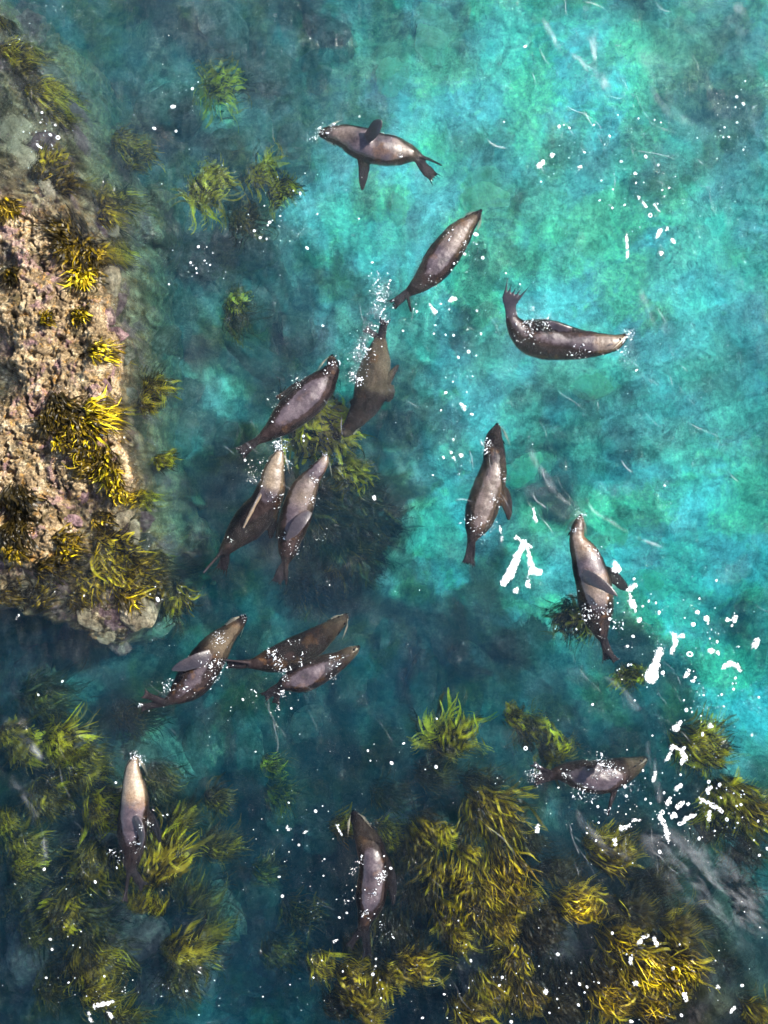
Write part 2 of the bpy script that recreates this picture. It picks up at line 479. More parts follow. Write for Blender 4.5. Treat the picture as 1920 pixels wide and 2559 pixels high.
PALE = [(985, 170, 62), (905, 240, 40), (1150, 260, 70), (1090, 330, 60), (860, 480, 45), (930, 430, 50), (1000, 500, 50), (1290, 420, 70), (1600, 330, 80),
        (1740, 90, 55), (1690, 420, 90), (1560, 560, 80), (1200, 480, 60), (850, 560, 40), (860, 690, 50), (1380, 960, 45), (1590, 900, 80), (1640, 870, 60),
        (1500, 960, 70), (1880, 950, 60), (1850, 1040, 90), (1880, 1180, 80), (1730, 1270, 70), (1640, 1130, 60), (1330, 1180, 60), (1250, 1010, 50),
        (1060, 1120, 50), (1040, 1350, 60), (1110, 1500, 45), (1390, 1400, 60), (1640, 1450, 70), (1780, 1560, 60), (1800, 1720, 70), (1870, 1870, 80),
        (1650, 1780, 60), (1480, 2050, 50), (1560, 1330, 50), (510, 1000, 42), (440, 920, 40), (600, 1130, 35), (1350, 130, 60), (1480, 200, 40), (1080, 80, 60),
        (1240, 700, 50), (1720, 640, 60), (1840, 300, 60), (1530, 720, 60), (1000, 700, 40)]
GREY = [(430, 270, 85), (560, 330, 55), (470, 640, 60), (450, 985, 50), (560, 1090, 45), (430, 1080, 45), (440, 770, 45), (405, 850, 45), (620, 750, 60), (730, 420, 50),
        (690, 160, 70), (780, 150, 60), (720, 330, 50), (640, 900, 60), (960, 1580, 40), (800, 1430, 40), (350, 1900, 50), (480, 1900, 60), (640, 2480, 60),
        (1090, 2060, 40), (700, 2050, 40), (740, 820, 60), (690, 700, 50), (560, 560, 50), (640, 620, 45), (1180, 1650, 60), (1050, 1720, 70), (760, 1820, 60),
        (880, 1700, 60), (600, 1860, 50), (1330, 1600, 60), (1700, 2160, 60), (1800, 2300, 70), (550, 2290, 60), (650, 2250, 60), (780, 2080, 50), (560, 50, 70), (820, 60, 60)]
PINK = [(330, 2350, 75), (380, 2450, 65), (60, 2400, 60), (300, 2280, 40), (500, 2440, 50), (1280, 2320, 40), (1360, 2480, 34), (1180, 2440, 45), (1420, 2360, 50),
        (1500, 2420, 45), (640, 2420, 45), (560, 2530, 50), (1000, 2060, 40), (250, 2080, 45), (60, 1700, 60)]
for k, a in enumerate(PALE):
    if k % 6 == 0: stone(a[0], a[1], a[2] * .8, M_ST_PALE, flat=.28)
for a in GREY: stone(*a, M_ST_GREY)
for a in PINK: stone(*a, M_ST_PINK)
# low boulders on the shelf and along its lip
for sx, sy, r, m in [(355, 1530, 58, M_ST_CREAM), (425, 1545, 30, M_ST_CREAM), (215, 1545, 34, M_ST_CREAM), (150, 1590, 26, M_ST_PINK), (205, 1600, 26, M_ST_CREAM), (285, 1545, 30, M_ST_PINK),
                     (265, 1590, 22, M_ST_CREAM), (310, 1610, 22, M_ST_PINK), (80, 1470, 36, M_ST_CREAM), (150, 1470, 26, M_ST_PINK), (335, 1330, 28, M_ST_CREAM), (365, 1300, 30, M_ST_PINK),
                     (300, 1300, 22, M_ST_CREAM), (280, 710, 30, M_ST_CREAM), (305, 760, 22, M_ST_PINK), (270, 790, 24, M_ST_PINK), (300, 840, 26, M_ST_PINK), (325, 890, 26, M_ST_GREY),
                     (250, 960, 22, M_ST_PINK), (265, 965, 15, M_ST_PINK), (330, 990, 24, M_ST_GREY), (345, 1060, 22, M_ST_GREY), (255, 570, 18, M_ST_PINK), (290, 580, 20, M_ST_CREAM),
                     (60, 60, 46, M_ST_PINK), (115, 110, 26, M_ST_GREY), (40, 330, 40, M_ST_CREAM), (110, 350, 30, M_ST_PINK), (70, 400, 36, M_ST_CREAM), (140, 200, 40, M_ST_GREY), (200, 230, 38, M_ST_GREY),
                     (190, 290, 26, M_ST_PINK), (215, 370, 30, M_ST_PINK), (120, 470, 28, M_ST_CREAM), (270, 560, 16, M_ST_CREAM), 
                     (400, 1190, 34, M_ST_GREY), (385, 1090, 30, M_ST_GREY), (360, 1360, 22, M_ST_GREY), (180, 1300, 22, M_ST_PINK),
                     (210, 1240, 18, M_ST_PINK)]:
    stone(sx, sy, r, m, shelf=True, flat=.32)

# ------------------------------------------------------------------ labels: name a thing by the things near it
LANDMARKS = [(950, 365, "the belly-up sea lion at the top"), (1110, 650, "the pale-backed diagonal sea lion"), (1400, 850, "the curled sea lion"),
             (930, 960, "the head-down sea lion"), (740, 1020, "the broad lilac-backed sea lion"), (640, 1270, "the pale-throated sea lion"),
             (745, 1290, "the sea lion with its flipper folded across"), (1215, 1220, "the upright sea lion with splayed right flipper"), (1485, 1470, "the sea lion with a raised flipper"),
             (500, 1660, "the sea lion below the rock shelf"), (740, 1620, "the dark caustic-lit sea lion"), (790, 1680, "the small grey sea lion"),
             (333, 2060, "the lone sea lion at lower left"), (925, 2200, "the lone sea lion at bottom centre"), (1470, 1935, "the sea lion with its head under water")]
_used = {}
def near_label(desc, sx, sy, group_fallback=None):
    ds = sorted((math.hypot(sx - a, sy - b), a, b, n) for a, b, n in LANDMARKS)
    def rel(a, b):
        dx, dy = sx - a, sy - b
        if abs(dx) > 2.2 * abs(dy): return "right of" if dx > 0 else "left of"
        if abs(dy) > 2.2 * abs(dx): return "below" if dy > 0 else "above"
        return ("below and " if dy > 0 else "above and ") + ("right of" if dx > 0 else "left of")
    near = "just " if ds[0][0] < 170 else ("" if ds[0][0] < 380 else "well ")
    cands = [f"{desc} {near}{rel(ds[0][1], ds[0][2])} {ds[0][3]}"]
    for j in range(1, 9):
        cands.append(f"{desc} {rel(ds[j][1], ds[j][2])} {ds[j][3]}")
    for c in cands:
        c = ' '.join(c.split()[:16])
        if c not in _used:
            _used[c] = 1
            return c
    return cands[0]

# ------------------------------------------------------------------ kelp
def kelp_mat():
    g = NT("golden_kelp")
    t = g.attr("tint")
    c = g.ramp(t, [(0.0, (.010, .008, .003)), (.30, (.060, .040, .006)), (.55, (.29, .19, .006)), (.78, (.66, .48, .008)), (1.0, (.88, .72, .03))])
    c = g.mix(1.0, c, g.ramp(g.noise(22, 4, .6), [(.3, .55), (.5, 1.0), (.72, 1.35)]), 'MULTIPLY')
    b = g.n('ShaderNodeBsdfPrincipled'); g.l(c, b.inputs['Base Color']); b.inputs['Roughness'].default_value = .42; b.inputs['Specular IOR Level'].default_value = .35
    tl = g.n('ShaderNodeBsdfTranslucent'); g.l(c, tl.inputs[0])
    mx = g.n('ShaderNodeMixShader'); mx.inputs[0].default_value = .25
    g.l(b.outputs[0], mx.inputs[1]); g.l(tl.outputs[0], mx.inputs[2]); g.l(mx.outputs[0], g.out.inputs[0])
    return g.m
M_KELP = kelp_mat()

def kelp(sx, sy, size, tone=.6, ang=None, spread=.7, wid=1.0, lift=.14, dens=1.0, depth=None, curl=1.0):
    """a clump of ribbons: size = reach in photo pixels, tone = 0 dark .. 1 golden"""
    p = P(sx, sy, -.3)
    gz = float(ground(np.array([p[0]]), np.array([p[1]]))[0])
    zc = gz + lift if depth is None else depth
    p = P(sx, sy, zc * .8)
    L = size / PPM * (CAM_H - zc) / CAM_H
    wid *= .62; spread *= .75
    N = int(dens * np.clip(70 + 640 * L, 70, 560)); Mst = 9
    a0 = math.radians(-35 if ang is None else ang)
    r = np.sqrt(RNG.uniform(0, 1, N)) * L * .55; th = RNG.uniform(0, 2 * math.pi, N)
    bx = p[0] + r * np.cos(th) - math.cos(a0) * L * .45; by = p[1] + r * np.sin(th) * .8 - math.sin(a0) * L * .45
    # neighbouring ribbons run together in locks
    lock = RNG.integers(0, max(4, N // 9), N)
    la = RNG.normal(0, spread, lock.max() + 1); lt = RNG.uniform(.12, 1.25, lock.max() + 1) ** 1.35; lc = RNG.normal(0, .8 * curl, lock.max() + 1)
    head = a0 + .8 * la[lock] + RNG.normal(0, spread * .2, N) + 2.6 * (fbm(bx * 1.3, by * 1.3, 71, 2) - .5)
    curv = .8 * lc[lock] + RNG.normal(0, .25, N)
    ln = L * RNG.uniform(.5, 1.15, N) * np.where(RNG.uniform(size=N) < .25, 1.5, 1.0)
    ph = RNG.uniform(0, 6.28, N); wv = RNG.uniform(.1, .5, N) * curl
    s = np.linspace(0, 1, Mst)[None, :]
    ang_s = head[:, None] + curv[:, None] * s + wv[:, None] * np.sin(ph[:, None] + s * 7)
    ds = ln[:, None] / (Mst - 1)
    x = bx[:, None] + np.concatenate([np.zeros((N, 1)), np.cumsum(np.cos(ang_s[:, :-1]) * ds, 1)], 1)
    y = by[:, None] + np.concatenate([np.zeros((N, 1)), np.cumsum(np.sin(ang_s[:, :-1]) * ds, 1)], 1)
    lay = RNG.uniform(.25, 1, N)
    up = lift * lay[:, None] * (np.sin(np.clip(s * 1.25, 0, 1) * math.pi * .62)) + .02
    up = up + .035 * np.sin(ph[:, None] * 2 + s * 9) * s
    dome = np.clip(1 - ((x - p[0]) ** 2 + (y - p[1]) ** 2) / (.9 * L) ** 2, 0, 1)
    if depth is None:
        z = ground(x.ravel(), y.ravel()).reshape(x.shape) + up
        z = np.minimum(z, gz + lift + .25)
    else:
        z = depth - lift + up - .10 + np.minimum(.22, .5 * L) * dome
    w = wid * np.where(RNG.uniform(size=N) < .3, RNG.uniform(.016, .030, N), RNG.uniform(.005, .013, N))[:, None] * (np.sin(np.clip(s * .93 + .05, 0, 1) * math.pi) ** .6 + .15)
    tx = -np.sin(ang_s); ty = np.cos(ang_s)
    tilt = RNG.normal(0, .55, N)[:, None] + .9 * np.sin(ph[:, None] + s * 5)
    ct, st = np.cos(tilt), np.sin(tilt)
    A = np.stack([x + tx * w * ct, y + ty * w * ct, z + w * st], -1); B = np.stack([x - tx * w * ct, y - ty * w * ct, z - w * st], -1)
    v = np.stack([A, B], 2).reshape(-1, 3)
    base = (np.arange(N) * Mst * 2)[:, None] + (np.arange(Mst - 1) * 2)[None, :]
    q = np.stack([base, base + 1, base + 3, base + 2], -1).reshape(-1, 4)
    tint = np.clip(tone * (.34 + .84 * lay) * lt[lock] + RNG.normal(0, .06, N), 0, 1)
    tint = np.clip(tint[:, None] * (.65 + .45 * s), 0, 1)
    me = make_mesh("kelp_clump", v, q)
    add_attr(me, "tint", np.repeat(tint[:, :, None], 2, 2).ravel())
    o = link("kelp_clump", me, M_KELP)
    kind = "dark brown" if tone < .38 else ("olive" if tone < .58 else ("golden" if tone < .8 else "bright yellow"))
    sz = "large " if size > 90 else ("small " if size < 45 else "")
    where = "on the rock shelf" if sx < 440 and sy < 1600 else ""
    desc = f"{sz}{kind} kelp clump"
    if where:
        lab = shelf_label(desc, sx, sy)
    else:
        lab = near_label(desc, sx, sy)
    tag(o, lab, "kelp", "kelp clumps on the rock shelf" if where else "kelp clumps under water")
    return o
def shelf_label(desc, sx, sy):
    band = ["near its top corner", "on its submerged upper part", "above its dry crown", "beside its dry crown", "on its middle", "below its dry crown", "near its lower lip"][int(np.clip(sy / 230, 0, 6))]
    side = "at the frame edge" if sx < 70 else ("inland" if sx < 190 else ("towards the water" if sx < 300 else "at the water edge"))
    lab = f"{desc} on the rock shelf {band}, {side}"
    k = 2
    base = ' '.join(lab.split()[:13])
    lab = base
    while lab in _used:
        lab = base + [" (second one)", " (third one)", " (fourth one)", " (fifth one)"][min(k - 2, 3)]
        k += 1
        if k > 6: break
    _used[lab] = 1
    return ' '.join(lab.split()[:16])

KELP = [  # sx, sy, size, tone, angle, kwargs
    (15, 50, 40, .62, -30, {}), (25, 120, 50, .66, -10, {}), (80, 130, 50, .50, -20, {}), (60, 165, 50, .62, 0, {}), (125, 235, 75, .72, -18, {}), (80, 225, 45, .74, -15, {}), (150, 285, 60, .5, -20, dict()),
    (125, 415, 60, .72, -5, {}), (110, 440, 55, .5, -15, {}), (165, 470, 60, .42, -25, {}), (20, 520, 50, .45, -60, {}), (290, 495, 75, .68, 30, {}), (270, 540, 45, .62, 0, {}), (330, 400, 50, .5, 10, dict(depth=-.9)),
    (160, 575, 70, .34, 160, {}), (190, 620, 75, .42, -70, dict(curl=1.4)), (225, 640, 70, .40, -80, dict(curl=1.4)), (205, 695, 55, .78, -80, dict(curl=1.6)), (270, 630, 55, .55, 20, {}), (305, 610, 45, .55, -20, {}),
    (25, 690, 45, .40, -80, {}), (118, 795, 32, .60, 40, {}), (195, 790, 36, .62, -40, {}), (255, 877, 55, .82, -5, dict(spread=.35)), (392, 975, 60, .74, 0, dict(depth=-.28)), (370, 1012, 42, .8, -10, dict(depth=-.22)),
    (130, 1010, 60, .28, -120, {}), (165, 1045, 65, .30, -70, {}), (110, 1050, 50, .32, -120, {}), (245, 1040, 80, .80, -8, dict(spread=.4)), (200, 1075, 60, .6, -60, {}), (160, 1100, 45, .66, -40, {}), (225, 1125, 60, .72, -70, {}),
    (270, 1140, 55, .58, -40, {}), (235, 1175, 55, .45, -100, {}), (285, 1185, 60, .74, -60, {}), (300, 1230, 40, .78, -40, {}), (345, 1245, 40, .76, -110, {}), (400, 1155, 45, .74, -60, dict(depth=-.35, spread=.5)),
    (50, 1250, 75, .20, -60, {}), (40, 1330, 65, .22, -80, {}), (35, 1380, 45, .52, -90, {}), (260, 1295, 48, .48, -10, {}), (165, 1360, 55, .36, -40, {}), (175, 1385, 36, .8, -10, {}),
    (290, 1385, 100, .86, -50, dict(spread=.8)), (280, 1440, 80, .66, -50, {}), (350, 1420, 80, .45, -20, {}), (330, 1470, 85, .62, -20, {}), (220, 1465, 60, .66, -60, {}), (400, 1450, 60, .50, -40, {}),
    (440, 1500, 60, .58, -60, dict(depth=-.5)), (120, 1440, 60, .40, -40, {}), (100, 1500, 60, .55, 30, {}), (20, 1495, 55, .42, -10, {}), (190, 1500, 40, .48, -50, {}), (250, 1610, 30, .6, -70, {}),
    (170, 1420, 50, .5, -30, {}), (390, 1400, 50, .34, -40, dict(depth=-.4)),
    # submerged kelp, upper half
    (515, 465, 60, .98, 60, dict(depth=-.95, dens=.5, wid=1.6)), (535, 430, 40, .98, 40, dict(depth=-.95, dens=.5, wid=1.6)), (560, 215, 65, .8, -20, dict(depth=-1.7, wid=1.6)), (660, 430, 50, .86, -40, dict(depth=-1.1, wid=1.5)), (705, 475, 45, .85, -20, dict(depth=-1.0, wid=1.4)),
    (725, 465, 30, .8, -30, dict(depth=-1.0)), (300, 330, 55, .5, 20, dict(depth=-.8)), (340, 365, 60, .62, 10, dict(depth=-1.0)), (590, 755, 40, .72, -30, dict(depth=-1.4, wid=1.5)), (600, 800, 60, .42, -30, dict(depth=-1.5)), (620, 560, 60, .4, -20, dict(depth=-1.6)),
    (800, 1065, 95, .80, -25, dict(depth=-1.0, wid=2.0, spread=.6)), (850, 1085, 65, .86, -30, dict(depth=-.95, wid=2.0, spread=.6)), (870, 1245, 100, .50, -40, dict(wid=1.6)), (820, 1330, 90, .42, -60, dict(wid=1.6)), (900, 1390, 80, .55, -30, dict(wid=1.6)), (845, 1440, 70, .5, -50, dict(wid=1.5)),
    (770, 1480, 70, .45, -30, dict(wid=1.5)), (930, 1320, 80, .4, -30, dict(wid=1.5)), (880, 1180, 60, .6, -30, dict(depth=-1.1, wid=1.5)), (1150, 1850, 75, .86, 20, dict(depth=-.85, wid=1.8)), (1290, 1792, 34, .88, 20, dict(depth=-.6, wid=1.5)), (1400, 1880, 50, .7, 10, dict(depth=-.8, wid=1.6)),
    (1460, 1545, 70, .5, -60, dict(depth=-1.2, wid=1.6)), (1340, 1830, 60, .5, -30, dict(depth=-1.1, wid=1.5)), (1590, 1690, 40, .6, -40, dict(depth=-1.0, wid=1.4)),
    # reef at lower left
    (165, 1850, 75, .86, -10, dict(depth=-.75, wid=1.7)), (50, 1870, 60, .70, -70, dict(depth=-.8, wid=1.7)), (20, 1850, 45, .66, -50, dict(depth=-.8)), (210, 1895, 65, .58, -30, dict(depth=-.9, wid=1.5)), (205, 1950, 55, .7, -40, dict(depth=-.8, wid=1.5)), (255, 2035, 70, .80, -60, dict(depth=-.7, wid=1.7)),
    (110, 2000, 65, .58, -60, dict(depth=-.85, wid=1.5)), (20, 2050, 45, .68, -30, dict(depth=-.8)), (60, 2105, 65, .55, 10, dict(depth=-.9, wid=1.5)), (60, 2165, 50, .78, 5, dict(depth=-.8)), (235, 2170, 80, .62, -70, dict(depth=-.8, wid=1.8)), (300, 2175, 55, .55, -60, dict(depth=-.9)),
    (450, 2055, 50, .72, 30, dict(depth=-.9, wid=1.6)), (420, 2165, 95, .84, 40, dict(depth=-.55, wid=2.0, spread=.55)), (400, 2190, 60, .82, 40, dict(depth=-.5, wid=1.8)), (345, 2265, 42, .82, 70, dict(depth=-.5)), (392, 2275, 38, .9, 75, dict(depth=-.45, spread=.3)), (160, 2290, 75, .62, -80, dict(depth=-.75, wid=1.6)),
    (225, 2330, 60, .45, -60, dict(depth=-.8)), (230, 2420, 85, .66, -75, dict(depth=-.65, wid=1.6)), (245, 2490, 60, .78, 0, dict(depth=-.5)), (460, 2360, 80, .72, 40, dict(depth=-.6, wid=1.8)), (470, 2460, 60, .5, -60, dict(depth=-.8)), (545, 1995, 45, .66, 10, dict(depth=-1.0)),
    (330, 1800, 60, .35, -30, dict(depth=-1.3)), (110, 1760, 70, .42, -20, dict(depth=-1.1, wid=1.5)), (90, 2330, 60, .5, -40, dict(depth=-.9)), (50, 2250, 60, .4, -30, dict(depth=-1.0)), (540, 2110, 60, .55, 50, dict(depth=-1.0)), (480, 2240, 60, .45, 60, dict(depth=-.9)),
    (300, 2540, 60, .55, 10, dict(depth=-.7)), (130, 2470, 50, .5, -30, dict(depth=-.8)), (530, 2330, 50, .5, 40, dict(depth=-1.0)), (700, 2000, 50, .5, -30, dict(depth=-1.5)), (680, 1920, 40, .72, -20, dict(depth=-1.2)), (390, 1970, 60, .4, -60, dict(depth=-1.1)),
    # reef at lower right
    (1075, 2075, 70, .70, -15, dict(depth=-.45)), (1060, 2120, 60, .60, -50, dict(depth=-.5)), (1110, 2095, 40, .86, -60, dict(depth=-.35)), (1245, 2030, 95, .74, -30, dict(depth=-.35, wid=1.4)), (1270, 2070, 65, .66, -15, dict(depth=-.35)), (1180, 2130, 45, .9, 0, dict(depth=-.25)),
    (1285, 2170, 100, .95, -25, dict(depth=-.16, spread=.5)), (1240, 2210, 95, .86, -15, dict(depth=-.2, spread=.5)), (1150, 2200, 60, .86, 50, dict(depth=-.2)), (1100, 2190, 50, .7, -70, dict(depth=-.25)), (1290, 2240, 80, .62, -20, dict(depth=-.25)), (1190, 2270, 80, .66, -60, dict(depth=-.22)),
    (1440, 2275, 72, .97, -35, dict(depth=-.12, spread=.45)), (1490, 2290, 40, .74, 50, dict(depth=-.15)), (1130, 2300, 60, .74, -60, dict(depth=-.22)), (1140, 2350, 60, .84, -60, dict(depth=-.2)), (1260, 2310, 70, .66, -20, dict(depth=-.2)), (1350, 2340, 85, .26, -40, dict(depth=-.2)),
    (1380, 2300, 50, .5, -30, dict(depth=-.2)), (1540, 2160, 75, .68, -25, dict(depth=-.4, wid=1.4)), (1500, 2120, 50, .7, -20, dict(depth=-.4)), (1590, 2300, 75, .52, -30, dict(depth=-.3)), (1560, 2370, 80, .72, -35, dict(depth=-.2)), (1620, 2430, 100, .9, -35, dict(depth=-.16, spread=.5)),
    (1710, 2420, 85, .92, -30, dict(depth=-.16, spread=.5)), (1680, 2460, 80, .8, -45, dict(depth=-.18)), (1700, 2340, 75, .6, -20, dict(depth=-.35)), (1500, 2450, 80, .5, -30, dict(depth=-.2)), (1530, 2500, 90, .78, -30, dict(depth=-.18)), (1630, 2530, 85, .72, -35, dict(depth=-.2)),
    (1290, 2410, 70, .76, -80, dict(depth=-.2)), (1320, 2490, 75, .62, -40, dict(depth=-.2)), (1240, 2470, 70, .72, -25, dict(depth=-.22)), (1040, 2420, 75, .66, -10, dict(depth=-.3)), (990, 2440, 55, .6, -20, dict(depth=-.35)), (1180, 2540, 75, .78, -30, dict(depth=-.22)),
    (880, 2460, 60, .92, -50, dict(depth=-.3)), (890, 2500, 65, .7, -30, dict(depth=-.35)), (950, 2475, 50, .82, -70, dict(depth=-.3)), (920, 2540, 60, .66, -30, dict(depth=-.35)), (800, 2430, 55, .70, -60, dict(depth=-.5)), (845, 2530, 60, .5, -30, dict(depth=-.45)),
    (1420, 2440, 80, .34, -30, dict(depth=-.25)), (1400, 2530, 80, .4, -30, dict(depth=-.25)), (1760, 2520, 70, .5, -30, dict(depth=-.4)), (1900, 2530, 60, .74, -10, dict(depth=-.3)), (1650, 2230, 75, .42, -20, dict(depth=-.5)), (1800, 2420, 70, .3, -20, dict(depth=-.6)),
    (1750, 1860, 75, .86, -20, dict(depth=-.5, wid=1.5)), (1780, 1890, 65, .7, -20, dict(depth=-.5)), (1850, 1995, 80, .76, -30, dict(depth=-.45, wid=1.4)), (1900, 2035, 70, .74, -20, dict(depth=-.4)), (1800, 2060, 60, .5, -20, dict(depth=-.6)), (1880, 2130, 60, .42, -20, dict(depth=-.6)),
    (970, 2100, 60, .6, -60, dict(depth=-.8)), (1000, 2150, 70, .55, -70, dict(depth=-.7)), (860, 2080, 50, .6, -20, dict(depth=-.8)), (890, 2390, 60, .55, -80, dict(depth=-.6)), (1000, 2330, 70, .5, -60, dict(depth=-.5)), (1060, 2250, 60, .45, -60, dict(depth=-.4)),
    (980, 1990, 60, .5, -10, dict(depth=-1.0)), (1100, 1940, 70, .5, -10, dict(depth=-1.0)), (1210, 1960, 60, .55, 0, dict(depth=-.8)), (1330, 2100, 60, .55, -20, dict(depth=-.5)), (1400, 2190, 60, .5, -20, dict(depth=-.4)), (740, 2300, 60, .4, -60, dict(depth=-1.2)),
    (690, 2400, 60, .4, -60, dict(depth=-1.0)), (660, 2180, 50, .5, 30, dict(depth=-1.3)), (1640, 2340, 70, .35, -30, dict(depth=-.4)), (1860, 2250, 70, .32, -30, dict(depth=-.9)), (1760, 2330, 70, .36, -30, dict(depth=-.7)),
]
for sx, sy, size, tone, ang, kw in KELP:
    if sx < 440 and sy < 1600: size = size * .78
    elif sx < 620 and sy > 1740:
        kw = dict(kw, depth=kw.get('depth', -.8) * (.68 if tone > .5 else .9), dens=1.15 if tone > .5 else .8, curl=1.1); size = size * (1.0 if tone > .5 else 1.25); tone = tone * .88
    elif sy < 1900 and 'depth' in kw and kw['depth'] < -.5: kw = dict(kw, depth=kw['depth'] * .72, wid=1.1 * kw.get('wid', 1.0), dens=.7, spread=1.3, curl=1.6)
    elif sy < 1900 and 'depth' not in kw: tone = tone * .6
    elif sy > 1900 and sx > 780 and tone < .56: tone = tone * .55; kw = dict(kw, dens=.7)
    elif sy > 2000 and sx > 780: kw = dict(kw, dens=.85, depth=max(-.9, kw.get('depth', -.5) * .75), wid=.8 * kw.get('wid', 1.0))
    kelp(sx, sy, size, tone, ang, **kw)

# ------------------------------------------------------------------ sea lions
def fur_mat():
    g = NT("sea_lion_fur")
    geo = g.n('ShaderNodeNewGeometry')
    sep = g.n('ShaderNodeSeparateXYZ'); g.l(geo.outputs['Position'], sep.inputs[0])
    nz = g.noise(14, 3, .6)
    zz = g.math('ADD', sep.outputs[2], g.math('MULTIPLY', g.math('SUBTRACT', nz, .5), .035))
    out = g.mapr(zz, .004, .022)                       # paler above the waterline: sky sheen of wet fur put into the base colour
    pale = g.attr("pale"); ext = g.attr("limb")
    oi = g.n('ShaderNodeObjectInfo').outputs['Random']
    n1 = g.noise(5, 4, .6); n2 = g.noise(55, 5, .8)
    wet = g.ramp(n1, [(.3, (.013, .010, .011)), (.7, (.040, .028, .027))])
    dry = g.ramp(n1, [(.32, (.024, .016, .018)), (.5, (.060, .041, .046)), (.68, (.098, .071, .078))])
    wetp = g.mix(pale, wet, (.15, .115, .075)); emergentp = g.mix(pale, dry, (.27, .20, .13))
    c = g.mix(out, wetp, emergentp)
    c = g.mix(g.math('MULTIPLY', g.mapr(g.noise(3.2, 3, .6), .56, .70), .5), c, (.15, .075, .030))   # rusty flanks
    c = g.mix(ext, c, (.030, .024, .028))
    c = g.mix(1.0, c, g.ramp(n2, [(.32, .55), (.5, 1.0), (.68, 1.6)]), 'MULTIPLY')
    c = g.mix(1.0, c, g.ramp(oi, [(0, .85), (1, 1.12)]), 'MULTIPLY')
    spec = g.mix(out, (.05, .05, .05), (.7, .7, .7))
    hb = g.noise(75, 4, .7)
    b = g.principled(c, g.mapr(n1, .3, .7, .30, .48), .5, g.bump(hb, .55, .008))
    g.l(spec, b.inputs['Specular IOR Level'])
    g.l(g.math('MULTIPLY', out, .35), b.inputs['Coat Weight']); b.inputs['Coat Roughness'].default_value = .14
    return g.m
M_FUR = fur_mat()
g = NT("dark_wet_skin"); g.principled((.012, .010, .010), .15, .6); M_SKIN = g.m
g = NT("pale_whisker"); g.principled((.55, .47, .36), .5, .3); M_WHISK = g.m

def catmull(pts, n):
    pts = np.asarray(pts, float); m = len(pts)
    t = np.linspace(0, m - 1, n); i = np.clip(np.floor(t).astype(int), 0, m - 2); f = (t - i)[:, None]
    p0 = pts[np.clip(i - 1, 0, m - 1)]; p1 = pts[i]; p2 = pts[i + 1]; p3 = pts[np.clip(i + 2, 0, m - 1)]
    return .5 * ((2 * p1) + (-p0 + p2) * f + (2 * p0 - 5 * p1 + 4 * p2 - p3) * f ** 2 + (-p0 + 3 * p1 - 3 * p2 + p3) * f ** 3)

def loft(C, W, T, Hh, m=20):
    """C centres, W side vectors, T up vectors (unit), Hh (half width, half height) per ring -> closed tube"""
    n = len(C)
    a = np.linspace(0, 2 * math.pi, m, endpoint=False)
    R = C[:, None, :] + W[:, None, :] * (np.cos(a)[None, :, None] * Hh[:, None, None, 0][..., 0, None] if False else (np.cos(a)[None, :] * Hh[:, 0:1])[..., None]) + T[:, None, :] * (np.sin(a)[None, :] * Hh[:, 1:2])[..., None]
    v = R.reshape(-1, 3)
    i = np.arange(n * m).reshape(n, m); j = np.roll(i, -1, 1)
    q = np.stack([i[:-1], j[:-1], j[1:], i[1:]], -1).reshape(-1, 4)
    t0 = len(v); v = np.concatenate([v, C[:1], C[-1:]])
    tri = np.concatenate([np.stack([j[0], i[0], np.full(m, t0)], 1), np.stack([i[-1], j[-1], np.full(m, t0 + 1)], 1)])
    # outward normals
    def vol(vv, ff):
        a_, b_, c_ = vv[ff[:, 0]], vv[ff[:, 1]], vv[ff[:, 2]]
        return np.einsum('ij,ij->', a_ - v.mean(0), np.cross(b_ - v.mean(0), c_ - v.mean(0)))
    allt = np.concatenate([q[:, [0, 1, 2]], q[:, [0, 2, 3]], tri])
    if vol(v, allt) < 0:
        q = q[:, ::-1]; tri = tri[:, ::-1]
    return v, q, tri

def frames(C, roll=0.0):
    t = np.gradient(C, axis=0); t /= np.linalg.norm(t, axis=1)[:, None] + 1e-9
    up = np.array([0, 0, 1.0])
    side = np.cross(t, up); side /= np.linalg.norm(side, axis=1)[:, None] + 1e-9
    T = np.cross(side, t)
    roll = np.broadcast_to(np.asarray(roll, float), (len(C),))[:, None]
    s2 = side * np.cos(roll) + T * np.sin(roll); T2 = -side * np.sin(roll) + T * np.cos(roll)
    return t, s2, T2

def flipper_loft(pts, roll=0.0, thick=.020, toes=False):
    """pts: (sx, sy, half width px, z)"""
    c = np.array([[*P(a, b, z)[:2], z, w * (1.22 if k < len(pts) - 1 else 1.0) / PPM] for k, (a, b, w, z) in enumerate(pts)])
    f = catmull(c, 14)
    C, w = f[:, :3], np.clip(f[:, 3], .006, None)
    t, S, T = frames(C, roll)
    th = np.linspace(thick * 1.35, thick * .62, len(C))
    out = [loft(C, S, T, np.stack([np.maximum(w, th * .8), th], 1), 12)]
    if toes:
        e, d, s, W = C[-1], t[-1], S[-1], w[-1]
        for k, u in enumerate((-.82, -.42, 0, .42, .82)):
            ln = W * (1.25 if abs(u) > .7 else (.75 if u else .62)) + .02
            st = e + s * u * W * .9 - d * .03
            dirv = d + s * u * .35; dirv /= np.linalg.norm(dirv)
            Cc = st + dirv * np.linspace(0, ln + .03, 6)[:, None]
            tt, S2, T2 = frames(Cc, roll)
            rw = np.linspace(max(W * .2, .014), .007, 6)
            out.append(loft(Cc, S2, T2, np.stack([rw, np.full(6, thick * .62)], 1), 8))
    return out

